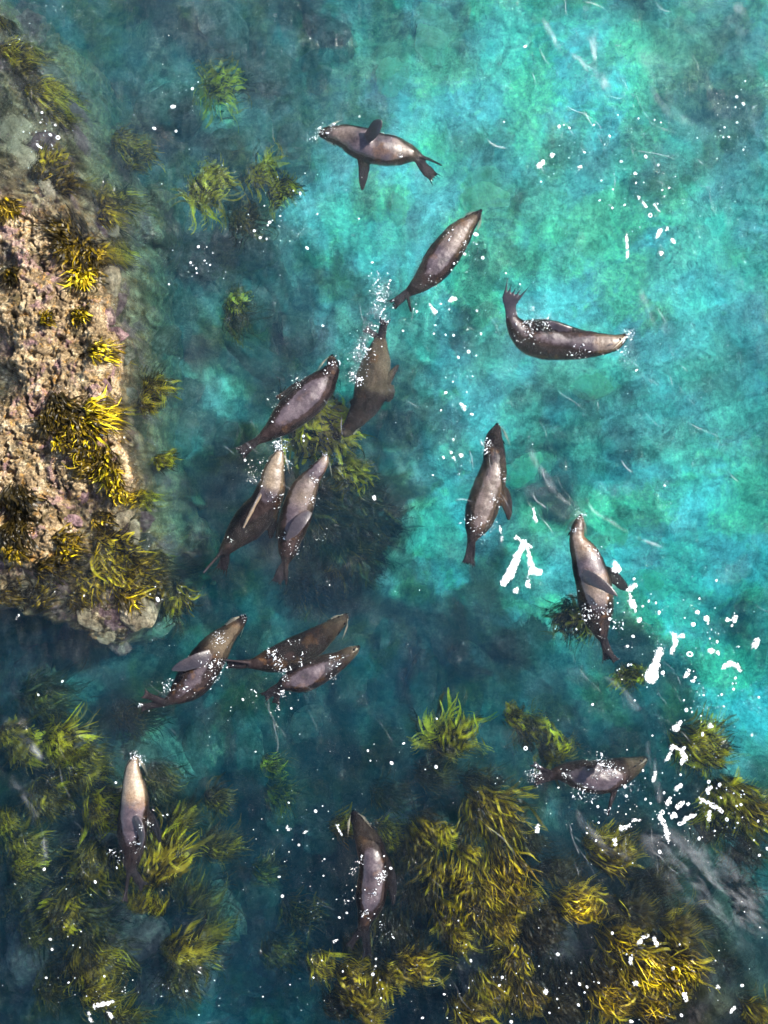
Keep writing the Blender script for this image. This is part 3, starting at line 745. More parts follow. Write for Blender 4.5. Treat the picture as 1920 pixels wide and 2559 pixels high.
SEALS = []
def sea_lion(label, spine, fz, roll=0, flips=(), pale=(), whisk=True, vox=.0125, rim=None):
    """spine: (sx, sy, half width px) from muzzle to tail; fz: depth factor along it (0 = half out, 1 = back just awash)"""
    sp = np.array(spine, float)
    n = len(sp)
    fzv = np.interp(np.linspace(0, 1, n), np.linspace(0, 1, len(fz)), fz)
    hw = sp[:, 2] / PPM * 1.09
    hh = hw * .90
    zc = -(fzv + .06) * np.maximum(hh, .09)
    ctr = np.array([[*P(a, b, z)[:2], z, w, h] for (a, b, _), z, w, h in zip(sp, zc, hw, hh)])
    f = catmull(ctr, 60)
    C = f[:, :3]; wh = np.clip(f[:, 3:5], .008, None)
    t, S, T = frames(C)
    pieces = [(loft(C, S, T, wh, 28), 0)]
    for pts, kw in flips:
        for l in flipper_loft(pts, **kw):
            pieces.append((l, 1))
    vs, qs, ts = [], [], []; off = 0
    limbs = []
    for (v, q, tr), isl in pieces:
        vs.append(v); qs.append(q + off); ts.append(tr + off); off += len(v)
        if isl: limbs.append(v)
    me = make_mesh("sea_lion_raw", np.concatenate(vs), np.concatenate(qs), np.concatenate(ts))
    tmp = bpy.data.objects.new("tmp", me); COL.objects.link(tmp)
    rm = tmp.modifiers.new("r", 'REMESH'); rm.mode = 'VOXEL'; rm.voxel_size = vox; rm.use_smooth_shade = True
    sm = tmp.modifiers.new("s", 'SMOOTH'); sm.factor = .5; sm.iterations = 3
    dg = bpy.context.evaluated_depsgraph_get(); dg.update()
    me2 = bpy.data.meshes.new_from_object(tmp.evaluated_get(dg))
    bpy.data.objects.remove(tmp); bpy.data.meshes.remove(me)
    me2.name = "sea_lion"
    co = np.empty(len(me2.vertices) * 3, np.float32); me2.vertices.foreach_get('co', co); co = co.reshape(-1, 3)
    # nearest spine station for pigment
    d2 = ((co[:, None, :2] - C[None, :, :2]) ** 2).sum(-1)
    st = d2.argmin(1); u = st / 59.0
    rad = np.sqrt(((co - C[st]) ** 2).sum(1)) / wh[st, 0]
    pv = np.zeros(len(co))
    for u0, u1, a in pale:
        pv = np.maximum(pv, a * sstep(u0 - .05, u0 + .04, u) * (1 - sstep(u1 - .05, u1 + .05, u)))
    upness = ((co - C[st]) * T[st]).sum(1) / wh[st, 1]
    pv *= sstep(-.2, .5, upness) * (.55 + .8 * (fbm(co[:, 0] * 5, co[:, 1] * 5, 77, 3) - .1))
    limb = sstep(1.10, 1.45, rad) * .8
    limb = np.maximum(limb, sstep(.93, .99, u) * .7)
    limb = np.maximum(limb, .45 * (1 - sstep(.02, .06, u)))
    if rim is not None:                  # rim light along an upturned flipper, put into its colour
        rp = catmull([[*P(a, b, z)[:2], z] for a, b, _, z in flips[rim][0]], 40)
        near = np.sqrt(((co[:, None, :] - rp[None]) ** 2).sum(-1)).min(1)
        k_ = (1 - sstep(.035, .06, near)) * sstep(.02, .06, co[:, 2])
        pv = np.maximum(pv, k_); limb = limb * (1 - k_)
    # soft body undulation of fat and fur
    nrm = np.empty(len(co) * 3, np.float32); me2.vertices.foreach_get('normal', nrm); nrm = nrm.reshape(-1, 3)
    bump = .016 * (fbm(co[:, 0] * 6, co[:, 1] * 6, 78, 3) - .5) + .006 * (fbm(co[:, 0] * 22, co[:, 1] * 22, 79, 2) - .5)
    bump = bump + .0010 * np.sin(u * 170 + 9 * fbm(co[:, 0] * 7, co[:, 1] * 7, 80, 2)) * sstep(.12, .18, u) * (1 - sstep(.30, .42, u)) * (upness > -.3)    # neck folds
    co2 = co + nrm * (bump * (1 - limb * .7))[:, None]
    base = C[30].copy()
    me2.vertices.foreach_set('co', (co2 - base).astype(np.float32).ravel()); me2.update()
    add_attr(me2, "pale", np.clip(pv, 0, 1)); add_attr(me2, "limb", np.clip(limb, 0, 1))
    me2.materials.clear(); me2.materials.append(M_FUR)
    me2.polygons.foreach_set('use_smooth', np.ones(len(me2.polygons), bool))
    o = bpy.data.objects.new("sea_lion", me2); COL.objects.link(o); o.location = base
    tag(o, label, "sea lion", "sea lions swimming in the cove")
    # head details: eyes, ears, nose, whiskers
    def child(name, v, tri, mat):
        m = make_mesh(name, v - base, None, tri)
        c = bpy.data.objects.new(name, m); COL.objects.link(c); m.materials.append(mat); c.parent = o
        return c
    r = math.radians(roll)
    def around(i, ang, k=1.0):
        a = ang + r
        return C[i] + (S[i] * math.sin(a) * wh[i, 0] + T[i] * math.cos(a) * wh[i, 1]) * k
    for sgn in (-1, 1):
        child("eye", ICO2 * .017 + around(7, sgn * 1.0, .93), ICO2F, M_SKIN)
        e = around(12, sgn * 1.25, .98); d = around(12, sgn * 1.25, 1.3) - e
        tt = np.linspace(0, 1, 5); Ce = e + d * tt[:, None] * .8 + t[12] * (.05 * tt)[:, None]
        a_, S_, T_ = frames(Ce)
        lv, lq, lt = loft(Ce, S_, T_, np.stack([np.linspace(.013, .004, 5)] * 2, 1), 8)
        child("ear", lv, np.concatenate([lq[:, :3], lq[:, [0, 2, 3]], lt]), M_FUR)
    child("nose", ICO2 * np.array([.024, .024, .018]) + C[0] + T[0] * (.010 * math.cos(r)), ICO2F, M_SKIN)
    if whisk:
        wv, wf = [], []; off = 0
        for sgn in (-1, 1):
            for k in range(7):
                s0 = around(3, sgn * (1.0 + .08 * k), .95)
                dirv = S[3] * math.sin(sgn * 1.2 + r) * .7 + T[3] * math.cos(sgn * 1.2 + r) * .5 + t[3] * (.7 + .12 * k)
                tt = np.linspace(0, 1, 5)[:, None]
                Cw = s0 + dirv * tt * (.13 + .01 * k) + np.array([0, 0, -.03]) * tt ** 2
                a_, S_, T_ = frames(Cw)
                lv, lq, lt = loft(Cw, S_, T_, np.stack([np.linspace(.0035, .0015, 5)] * 2, 1), 4)
                wv.append(lv); wf.append(np.concatenate([lq[:, :3], lq[:, [0, 2, 3]], lt]) + off); off += len(lv)
        tag(child("whiskers", np.concatenate(wv), np.concatenate(wf), M_WHISK), kind='stuff')
    SEALS.append(o)
    return o

V = math.radians
sea_lion("belly-up sea lion at the top raising one dark flipper, muzzle splashing left",
    [(800, 335, 8), (815, 334, 15), (835, 336, 21), (865, 343, 29), (900, 358, 37), (935, 370, 37), (970, 376, 36), (1000, 381, 31), (1025, 384, 21), (1043, 390, 13), (1054, 395, 8)],
    [.9, .55, .45, .5, .7, 1.1], 180, [
    ([(918, 345, 14, .10), (928, 333, 17, .20), (940, 318, 17, .30), (950, 306, 11, .37), (955, 300, 4, .40)], dict(roll=.35)),
    ([(908, 392, 15, -.08), (910, 415, 13, -.12), (908, 440, 11, -.16), (906, 462, 7, -.18), (906, 477, 3, -.2)], {}),
    ([(1040, 386, 8, -.07), (1065, 395, 5, -.06), (1090, 406, 4, -.05), (1106, 414, 3, -.05)], dict(roll=1.2)),
    ([(1044, 395, 9, -.08), (1058, 416, 11, -.07), (1074, 432, 13, -.06), (1082, 440, 13, -.05)], dict(toes=True))], [(.05, .35, .25), (.65, .9, .35)])
sea_lion("slender sea lion swimming up-right with a pale lilac-grey back, tail in bubbles",
    [(1202, 527, 4), (1191, 540, 11), (1179, 552, 16), (1152, 580, 29), (1128, 612, 35), (1107, 643, 37), (1085, 672, 34), (1060, 699, 26), (1033, 722, 15), (1016, 734, 9)],
    [.7, .75, .7, .72, .72, .95, 1.3], 0, [
    ([(1112, 598, 12, -.10), (1088, 625, 14, -.11), (1066, 655, 11, -.12), (1050, 682, 5, -.14)], {}),
    ([(1018, 732, 9, -.09), (1000, 747, 10, -.08), (988, 756, 12, -.07)], dict(toes=True)),
    ([(1018, 734, 6, -.09), (1022, 755, 6, -.06), (1028, 780, 4, -.02)], dict(roll=1.1))], [(.12, .5, .35)])
sea_lion("curled sea lion at right with its fanned hind flipper raised at left end",
    [(1566, 838, 6), (1553, 847, 13), (1535, 856, 20), (1505, 860, 26), (1475, 861, 31), (1440, 860, 37), (1400, 854, 44), (1360, 849, 47), (1325, 841, 42), (1298, 825, 29), (1284, 806, 19), (1278, 790, 13)],
    [.7, .55, .6, .75, .85, .85, .7, .6], 60, [
    ([(1280, 798, 13, -.02), (1276, 768, 13, .05), (1277, 748, 19, .10), (1282, 735, 24, .13)], dict(toes=True)),
    ([(1428, 828, 10, -.02), (1402, 822, 12, .01), (1378, 811, 9, .01), (1358, 803, 4, -.01)], dict(roll=.5))], [(.02, .33, .55)])
sea_lion("head-down sea lion with mottled pale rump, diving muzzle first toward bottom",
    [(862, 1090, 7), (866, 1080, 14), (878, 1062, 19), (895, 1040, 26), (912, 1015, 33), (924, 990, 38), (930, 963, 40), (937, 928, 38), (944, 890, 29), (949, 860, 18), (953, 842, 10)],
    [2.2, 1.9, 1.5, 1.2, 1.02, 1.0, 1.2], 30, [
    ([(966, 955, 10, -.14), (978, 937, 8, -.10), (988, 922, 6, -.08), (997, 911, 3, -.06)], {}),
    ([(968, 965, 15, -.16), (972, 985, 13, -.18), (968, 1005, 6, -.2)], {}),
    ([(890, 1000, 8, -.2), (876, 1008, 5, -.2)], {}),
    ([(954, 846, 9, -.10), (957, 822, 9, -.08), (960, 808, 10, -.06)], dict(toes=True)),
    ([(948, 846, 7, -.12), (932, 833, 7, -.12), (920, 825, 7, -.12)], dict(toes=True))], [(.55, .95, .75), (0.0, .12, .8)])
sea_lion("broad sea lion with a smooth lilac back, head hooked upward, tail at lower left",
    [(831, 889, 6), (829, 899, 11), (832, 914, 15), (824, 935, 23), (806, 958, 34), (782, 983, 41), (757, 1008, 42), (730, 1031, 39), (705, 1055, 32), (680, 1077, 21), (657, 1094, 13), (640, 1104, 9)],
    [.8, 1.0, .85, .70, .70, .75, .95, 1.2], 0, [
    ([(752, 960, 12, -.14), (730, 978, 13, -.15), (708, 990, 9, -.16), (690, 993, 4, -.16)], {}),
    ([(642, 1103, 9, -.09), (620, 1116, 10, -.09), (604, 1126, 13, -.08)], dict(toes=True)),
    ([(640, 1106, 7, -.12), (622, 1122, 8, -.13), (610, 1132, 9, -.13)], dict(toes=True))], [(.0, .06, .7)])
sea_lion("belly-up sea lion with a pale wrinkled throat and a thin flipper edge on its belly",
    [(699, 1124, 8), (697, 1138, 13), (692, 1155, 19), (685, 1180, 26), (681, 1207, 30), (674, 1233, 34), (662, 1260, 36), (640, 1288, 40), (614, 1318, 38), (590, 1343, 28), (570, 1366, 18), (556, 1384, 11)],
    [.3, .4, .5, .65, .95, 1.05, 1.05, 1.2], 170, [
    ([(650, 1238, 9, .08), (642, 1252, 9, .17), (631, 1274, 8, .20), (619, 1298, 6, .19), (608, 1320, 3, .17)], dict(roll=1.45)),
    ([(690, 1265, 11, -.16), (683, 1290, 11, -.22), (679, 1320, 10, -.26), (676, 1346, 5, -.28)], {}),
    ([(554, 1380, 6, -.08), (538, 1398, 4, -.04), (522, 1416, 4, -.01), (508, 1433, 3, 0)], dict(roll=1.2)),
    ([(564, 1380, 9, -.12), (561, 1402, 12, -.13), (555, 1420, 15, -.14)], dict(toes=True))], [(.03, .42, .95)], rim=0)
sea_lion("sea lion on its back with long neck and right flipper folded across the belly",
    [(813, 1137, 7), (811, 1150, 12), (801, 1166, 16), (786, 1184, 19), (770, 1207, 27), (757, 1235, 33), (748, 1263, 36), (738, 1297, 37), (729, 1328, 33), (723, 1353, 27), (719, 1380, 22), (715, 1400, 12), (712, 1415, 8)],
    [.2, .4, .5, .6, .75, .8, .95, 1.2], 150, [
    ([(773, 1278, 9, .06), (757, 1296, 14, .13), (738, 1320, 14, .14), (722, 1340, 8, .12), (713, 1350, 3, .10)], dict(roll=-.3)),
    ([(716, 1275, 8, -.1), (706, 1300, 9, -.14), (698, 1325, 7, -.16), (690, 1345, 3, -.17)], {}),
    ([(712, 1408, 8, -.08), (703, 1430, 12, -.08), (693, 1452, 13, -.09)], dict(toes=True)),
    ([(715, 1408, 6, -.08), (717, 1435, 5, -.08), (715, 1462, 4, -.1)], dict(roll=1.1, toes=False))], [(.02, .12, .5), (.3, .5, .3)])
sea_lion("upright sea lion in mid water with one dark flipper splayed out right, tail below",
    [(1242, 1061, 5), (1242, 1072, 11), (1235, 1095, 20), (1236, 1125, 24), (1236, 1157, 28), (1230, 1190, 34), (1218, 1230, 38), (1205, 1268, 39), (1197, 1298, 35), (1187, 1325, 24), (1180, 1345, 13), (1177, 1358, 9)],
    [.8, 1.0, .8, .68, .72, .75, .9, 1.2], 0, [
    ([(1246, 1215, 13, -.08), (1258, 1235, 15, -.10), (1267, 1262, 12, -.10), (1271, 1284, 8, -.11), (1271, 1300, 4, -.12)], {}),
    ([(1178, 1350, 9, -.09), (1175, 1378, 10, -.10), (1170, 1400, 13, -.10)], dict(toes=True)),
    ([(1180, 1352, 7, -.11), (1179, 1380, 8, -.13), (1176, 1402, 10, -.14)], dict(toes=True))], [(.35, .8, .25)])
sea_lion("belly-up sea lion with a raised pointed flipper and rusty flank beside white foam",
    [(1451, 1290, 6), (1449, 1302, 11), (1444, 1322, 16), (1443, 1345, 18), (1452, 1368, 27), (1464, 1392, 34), (1474, 1425, 39), (1484, 1460, 41), (1488, 1495, 42), (1491, 1525, 38), (1495, 1553, 30), (1502, 1580, 18), (1509, 1600, 9)],
    [.3, .6, .55, .5, .55, .8, 1.02, 1.3], 165, [
    ([(1456, 1436, 14, .10), (1478, 1446, 15, .20), (1503, 1460, 12, .27), (1527, 1477, 8, .30), (1545, 1491, 2, .30)], dict(roll=-.35)),
    ([(1512, 1425, 11, -.12), (1534, 1442, 14, -.18), (1556, 1463, 11, -.2), (1570, 1474, 6, -.2)], {}),
    ([(1507, 1594, 9, -.1), (1520, 1625, 8, -.1), (1535, 1646, 6, -.08)], dict(toes=True)),
    ([(1508, 1598, 8, -.14), (1513, 1622, 8, -.16), (1517, 1640, 12, -.17)], dict(toes=True))], [(.0, .1, .5), (.15, .4, .45), (.55, .7, .4)])
sea_lion("large sea lion below the rock shelf with a flipper laid over its back",
    [(611, 1540, 8), (602, 1553, 13), (585, 1571, 18), (565, 1590, 25), (545, 1612, 34), (525, 1640, 40), (505, 1668, 42), (487, 1695, 42), (466, 1718, 36), (443, 1737, 24), (422, 1751, 12), (410, 1757, 8)],
    [.9, 1.1, 1.0, .85, .85, .8, .8, 1.1], 140, [
    ([(528, 1634, 12, .06), (500, 1648, 16, .12), (472, 1659, 15, .13), (448, 1668, 11, .11), (429, 1675, 4, .08)], dict(roll=.25)),
    ([(412, 1756, 8, -.09), (385, 1761, 8, -.08), (362, 1766, 8, -.06)], dict(toes=True)),
    ([(412, 1753, 7, -.07), (390, 1747, 8, -.04), (368, 1738, 9, -.02)], dict(toes=True))], [(.12, .4, .7)])
sea_lion("dark brown sea lion just under the surface with light ripples on its neck",
    [(868, 1536, 6), (858, 1548, 12), (841, 1562, 18), (818, 1580, 25), (790, 1600, 32), (760, 1618, 36), (728, 1634, 36), (697, 1646, 33), (667, 1653, 26), (640, 1658, 16), (620, 1660, 10)],
    [1.1, 1.15, 1.12, 1.1, 1.08, 1.08, 1.1, 1.2], 10, [
    ([(770, 1632, 14, -.20), (752, 1648, 13, -.22), (735, 1660, 6, -.24)], {}),
    ([(624, 1658, 9, -.10), (598, 1660, 10, -.10), (576, 1659, 11, -.10)], dict(toes=True)),
    ([(622, 1656, 4, -.05), (595, 1653, 4, -.02), (562, 1649, 3, .0)], dict(roll=1.3))], [(.02, .3, .6)])
sea_lion("small sea lion with a smooth grey flank, lower one of the touching pair",
    [(897, 1616, 5), (888, 1624, 10), (870, 1636, 17), (845, 1652, 22), (818, 1665, 29), (788, 1680, 33), (758, 1694, 33), (732, 1702, 27), (712, 1709, 18), (700, 1715, 10)],
    [.7, .8, .85, .72, .68, .68, .8, 1.1], 70, [
    ([(790, 1706, 10, -.12), (774, 1718, 9, -.14), (760, 1728, 5, -.15)], {}),
    ([(702, 1713, 9, -.08), (682, 1727, 10, -.08), (666, 1738, 11, -.09)], dict(toes=True)),
    ([(700, 1716, 7, -.10), (694, 1738, 7, -.10), (691, 1750, 7, -.10)], dict(toes=True))], [(.05, .25, .55)])
sea_lion("lone sea lion at lower left floating belly up with a glowing pale chest",
    [(335, 1889, 7), (335, 1902, 11), (332, 1922, 17), (333, 1945, 22), (336, 1970, 28), (337, 2000, 33), (334, 2035, 35), (331, 2070, 35), (331, 2100, 33), (329, 2130, 26), (328, 2155, 20), (328, 2178, 11)],
    [.2, .35, .35, .4, .6, .85, 1.05, 1.3], 180, [
    ([(338, 2042, 11, .08), (348, 2062, 14, .12), (354, 2090, 11, .10), (353, 2118, 4, .06)], dict(roll=-.7)),
    ([(366, 2030, 10, -.15), (382, 2050, 10, -.2), (394, 2078, 9, -.24), (400, 2105, 5, -.26)], {}),
    ([(324, 2172, 7, -.10), (319, 2198, 5, -.10), (316, 2225, 5, -.08), (313, 2245, 6, -.06)], dict(roll=.9, toes=True)),
    ([(332, 2174, 8, -.12), (346, 2198, 10, -.16), (356, 2210, 12, -.17)], dict(toes=True))], [(.02, .45, .85)])
sea_lion("lone sea lion at bottom centre, head under water and smooth mauve back dry",
    [(884, 2027, 6), (889, 2042, 13), (902, 2066, 21), (916, 2092, 28), (927, 2120, 33), (932, 2150, 33), (932, 2185, 34), (929, 2220, 36), (926, 2250, 34), (920, 2278, 26), (912, 2300, 17), (909, 2322, 13)],
    [1.7, 1.4, 1.1, .62, .62, .7, .95, 1.5], 0, [
    ([(960, 2145, 10, -.16), (974, 2175, 11, -.18), (980, 2208, 11, -.18), (983, 2235, 8, -.17), (984, 2260, 4, -.15)], {}),
    ([(910, 2316, 12, -.18), (916, 2350, 10, -.20), (918, 2382, 12, -.20)], dict(toes=True)),
    ([(906, 2318, 9, -.18), (890, 2340, 8, -.20), (878, 2358, 8, -.2)], dict(toes=True))], [(.12, .3, .25)])
sea_lion("mauve sea lion lying on its side, head sunk under water toward right foam",
    [(1615, 1895, 6), (1603, 1903, 13), (1585, 1913, 22), (1562, 1923, 30), (1535, 1933, 36), (1505, 1941, 39), (1475, 1940, 38), (1445, 1935, 34), (1418, 1931, 25), (1395, 1933, 16), (1375, 1938, 12)],
    [3.0, 2.0, 1.15, .7, .62, .65, .85, .9], 80, [
    ([(1500, 1912, 9, .12), (1494, 1926, 10, .20), (1489, 1938, 8, .22)], dict(roll=.3, toes=True)),
    ([(1538, 1968, 9, -.12), (1531, 1992, 8, -.10), (1524, 2016, 5, -.08), (1519, 2042, 2, -.06)], dict(roll=.7)),
    ([(1382, 1937, 11, -.06), (1360, 1943, 12, -.04), (1345, 1947, 14, -.02)], dict(toes=True)),
    ([(1376, 1932, 8, -.06), (1354, 1922, 7, -.02), (1338, 1913, 7, .02)], dict(roll=.6, toes=True))], [(.06, .28, .6)])

# ------------------------------------------------------------------ foam
g = NT("sea_foam")
fc = g.ramp(g.noise(60, 4, .7), [(.3, (.62, .64, .64)), (.5, (.86, .86, .85)), (.7, (.92, .92, .91))])
fb = g.principled(fc, .75, .3, g.bump(g.noise(90, 3, .6), .5, .006))
lace = g.mapr(g.math('ADD', g.attr('edge'), g.math('MULTIPLY', g.math('SUBTRACT', g.noise(46, 4, .7), .5), 3.4)), .20, .62)
lt_ = g.n('ShaderNodeBsdfTransparent'); lm_ = g.n('ShaderNodeMixShader')
g.l(lace, lm_.inputs[0]); g.l(lt_.outputs[0], lm_.inputs[1]); g.l(fb.outputs[0], lm_.inputs[2]); g.l(lm_.outputs[0], g.out.inputs[0])
M_LACE = g.m                              # drifting foam, open and lacy at its edge
g = NT("foam_bubbles")
g.principled((.84, .85, .85), .6, .3)
M_FOAM = g.m

def foam_patch(strokes, seed, name="foam_patch"):
    """strokes: list of lists of (sx, sy, r px)"""
    allp = np.array([p for s in strokes for p in s], float)
    rm = allp[:, 2].max() + 4
    cell = 1.5
    gx = np.arange(allp[:, 0].min() - rm, allp[:, 0].max() + rm, cell); gy = np.arange(allp[:, 1].min() - rm, allp[:, 1].max() + rm, cell)
    X, Y = np.meshgrid(gx, gy)
    f = np.full(X.shape, -1e9)
    for s in strokes:
        s = np.array(s, float)
        if len(s) == 1: s = np.concatenate([s, s + [[.5, .5, 0]]])
        for a, b in zip(s[:-1], s[1:]):
            e = b[:2] - a[:2]
            t = np.clip(((X - a[0]) * e[0] + (Y - a[1]) * e[1]) / (e @ e + 1e-9), 0, 1)
            f = np.maximum(f, (a[2] * (1 - t) + b[2] * t) - np.hypot(X - a[0] - e[0] * t, Y - a[1] - e[1] * t))
    f = f + 0.4 + 7.5 * (fbm(X / 7, Y / 7, 200 + seed, 3, .65) - .5) + 2.0 * (vnoise(X / 3, Y / 3, 300 + seed) - .5)
    hole = (vnoise(X / 4, Y / 4, 400 + seed) > .90) & (f < 9)
    f = np.where(hole, -1, f)
    q, _ = grid_faces(len(gx), len(gy))
    keep = (f.ravel()[q] > 0).all(1)
    q = q[keep]
    if len(q) < 2: return None
    w = P(0, 0)
    wx = (X - 960) / PPM; wy = (1279.5 - Y) / PPM
    z = wave_z(wx, wy) + .004 + .012 * np.clip(f / 7, 0, 1) ** .6 + .008 * (vnoise(X / 2.5, Y / 2.5, 500 + seed) - .3) * (f > 1)
    used = np.unique(q); rmp = np.full(X.size, -1); rmp[used] = np.arange(len(used))
    v = np.stack([wx.ravel(), wy.ravel(), z.ravel()], 1)[used]
    c = v.mean(0)
    me = make_mesh(name, v - c, rmp[q][:, ::-1])
    add_attr(me, 'edge', np.clip(f.ravel()[used] / 7.0, 0, 1.1))
    return link(name, me, M_LACE, loc=c)

FOAM = [
    ("largest forked foam patch", [[(1288, 1342, 5), (1310, 1356, 9), (1302, 1374, 9), (1288, 1403, 12), (1273, 1436, 14), (1258, 1457, 10)], [(1310, 1360, 7), (1328, 1366, 5)], [(1320, 1371, 6), (1324, 1399, 8), (1331, 1425, 12), (1349, 1432, 11)], [(1322, 1432, 3), (1320, 1443, 3), (1320, 1462, 9)]]),
    ("oval foam blob", [[(1290, 1475, 9)]]), ("thin foam streak", [[(1333, 1272, 5), (1339, 1302, 6)]]), ("hooked foam streak", [[(1250, 1318, 7), (1253, 1335, 3), (1255, 1350, 5)]]),
    ("bell-shaped foam blob", [[(1537, 1402, 4), (1541, 1420, 14)]]), ("broken foam cluster", [[(1570, 1472, 8), (1586, 1464, 9)], [(1574, 1486, 6), (1580, 1499, 7), (1588, 1517, 7)]]), ("small foam blob", [[(1598, 1549, 8)]]),
    ("big club-shaped foam patch", [[(1628, 1692, 19), (1638, 1660, 11), (1650, 1625, 10)]]), ("T-shaped foam patch", [[(1677, 1632, 6), (1687, 1603, 8), (1684, 1587, 9)], [(1686, 1590, 6), (1707, 1589, 6)]]),
    ("zigzag foam patch", [[(1807, 1668, 7), (1825, 1658, 9), (1842, 1664, 8), (1850, 1676, 6)]]), ("foam blob pair", [[(1777, 1626, 9)], [(1796, 1632, 7)]]), ("foam clump near the right edge", [[(1884, 1613, 9), (1890, 1600, 9)]]),
    ("slanted foam streak", [[(1714, 1690, 7), (1721, 1676, 6)]]), ("arched foam patch", [[(1666, 1902, 5), (1675, 1880, 6), (1682, 1866, 8), (1701, 1874, 5), (1711, 1892, 9), (1704, 1908, 6)]]), ("rounded foam blob", [[(1688, 1818, 10), (1697, 1807, 9)]]),
    ("pointed foam blob", [[(1777, 1814, 9)]]), ("upright foam streak", [[(1634, 1950, 6), (1639, 1930, 6)]]), ("oval foam blob", [[(1672, 2010, 7), (1676, 1998, 7)]]), ("lumpy foam patch", [[(1697, 2018, 8), (1710, 2008, 6)]]),
    ("long bent foam streak", [[(1652, 2043, 9), (1662, 2062, 7), (1668, 2082, 8), (1674, 2104, 5)]]), ("slanted foam blob", [[(1692, 1974, 7), (1702, 1964, 7)]]), ("lone foam blob", [[(1770, 1978, 7), (1779, 1971, 6)]]),
    ("lacy foam patch", [[(1752, 1998, 5), (1768, 2006, 7), (1793, 2021, 7), (1806, 2028, 5)], [(1776, 2030, 5), (1773, 2048, 7)]]), ("ragged foam patch", [[(1708, 2060, 6), (1718, 2048, 8), (1738, 2040, 6)]]), ("short foam bar", [[(1582, 2052, 6), (1598, 2050, 5)]]),
    ("knobbly foam bar", [[(1554, 2071, 7), (1572, 2064, 5)]]), ("small oval foam blob", [[(1343, 2062, 6), (1343, 2076, 7)]]), ("foam blob", [[(1538, 2100, 8), (1538, 2112, 6)]]), ("foam blob", [[(1741, 1530, 7)]]), ("foam blob", [[(1765, 1545, 9)]]),
    ("foam blob", [[(1815, 1548, 6), (1826, 1549, 5)]]), ("foam blob", [[(1838, 1544, 8), (1836, 1556, 5)]]), ("trailing foam patch", [[(1574, 1502, 7), (1584, 1520, 7), (1590, 1530, 4)]]), ("foam blob", [[(1722, 2010, 6)]]),
    ("bright foam blob", [[(1350, 412, 9), (1360, 404, 7)]]), ("ringed foam blob", [[(1449, 419, 7)]]), ("round foam blob", [[(1380, 386, 7)]]), ("long thin foam streak", [[(1565, 578, 4), (1566, 600, 5), (1568, 618, 5), (1569, 640, 6)]]),
    ("slanted foam patch", [[(1642, 590, 8), (1650, 576, 8)]]), ("upright foam blob", [[(1668, 573, 6), (1670, 566, 4)]]), ("round foam patch", [[(1682, 600, 7), (1688, 606, 5)]]), ("ring foam blob", [[(1653, 631, 7)]]), ("starry foam patch", [[(1604, 506, 4), (1612, 518, 7)], [(1596, 494, 5)]]),
    ("wavy foam patch", [[(1634, 512, 5), (1645, 530, 4)], [(1660, 492, 4)]]), ("triangular foam patch", [[(1122, 752, 5), (1134, 746, 9)]]), ("double foam patch", [[(1074, 758, 5), (1079, 768, 5), (1086, 778, 9)]]), ("foam blob", [[(934, 1243, 6), (938, 1247, 5)]]),
    ("slanted foam blob", [[(1152, 1010, 6), (1162, 1022, 6)]]), ("foam blob", [[(1152, 1138, 7)]]), ("foam blob", [[(1134, 1145, 6)]]), ("pale foam patch along the bottom edge", [[(238, 2512, 7), (262, 2506, 8), (285, 2500, 5)]]), ("foam streak along the bottom edge", [[(225, 2530, 5), (230, 2550, 5)]]),
    ("slanting foam streak", [[(272, 2527, 4), (282, 2538, 5)]]), ("bent foam patch", [[(1596, 2360, 6), (1608, 2344, 7), (1620, 2340, 5)]]), ("upright foam patch", [[(1636, 2345, 6), (1642, 2362, 7)]]), ("oval foam patch", [[(1712, 2488, 7), (1718, 2502, 7)]]), ("foam blob", [[(1590, 2460, 8)]]),
    ("foam blob", [[(1578, 2396, 6), (1576, 2408, 6)]]), ("slanted foam blob", [[(1826, 2527, 5), (1836, 2516, 6)]]), ("tan foam blob", [[(1362, 2476, 9)]]), ("foam blob", [[(1795, 2466, 6)]]),
    ("foam edge at the tip of the rock shelf", [[(40, 1548, 2.5), (47, 1536, 2.5)]]), ("foam crumbs on the rock shelf", [[(98, 366, 5), (106, 372, 4)], [(94, 354, 3)]]),
    ("foam blob", [[(855, 2090, 3), (840, 2060, 3)]]), ("small foam blob", [[(718, 2065, 4), (722, 2074, 5)]]), ("foam scrap", [[(760, 2082, 4), (766, 2076, 4)]]), ("foam scrap", [[(836, 2355, 6), (843, 2352, 4)]]), ("bottom foam crumbs", [[(1578, 2553, 6)]])]
for k, (d, s) in enumerate(FOAM):
    o = foam_patch(s, k)
    if o is not None:
        p = s[0][len(s[0]) // 2]
        tag(o, near_label("white " + d if not d.startswith(("largest", "big", "bright", "tan", "pale")) else d, p[0], p[1]), "foam", "white foam patches")

# small foam flecks: blobs and ring bubbles
def fleck_mesh(seed):
    v = ICO2.copy(); r = 1 + .5 * (fbm(v[:, 0] * 2 + seed, v[:, 1] * 2, 600 + seed, 2) - .5)
    v = v * r[:, None] * np.array([1, .82, .35])
    return make_mesh("foam_fleck", v, None, ICO2F)
def ring_mesh():
    a = np.linspace(0, 2 * math.pi, 14, endpoint=False); b = np.linspace(0, 2 * math.pi, 6, endpoint=False)
    A, B = np.meshgrid(a, b, indexing='ij')
    R = .72 + .28 * np.cos(B)
    v = np.stack([R * np.cos(A), R * np.sin(A), .28 * np.sin(B)], -1).reshape(-1, 3)
    i = np.arange(14 * 6).reshape(14, 6); j = np.roll(i, -1, 0)
    q = np.stack([i, j, np.roll(j, -1, 1), np.roll(i, -1, 1)], -1).reshape(-1, 4)
    return make_mesh("foam_fleck", v, q)
FL = [fleck_mesh(s) for s in range(6)] + [ring_mesh()]
for m in FL: m.materials.append(M_FOAM)
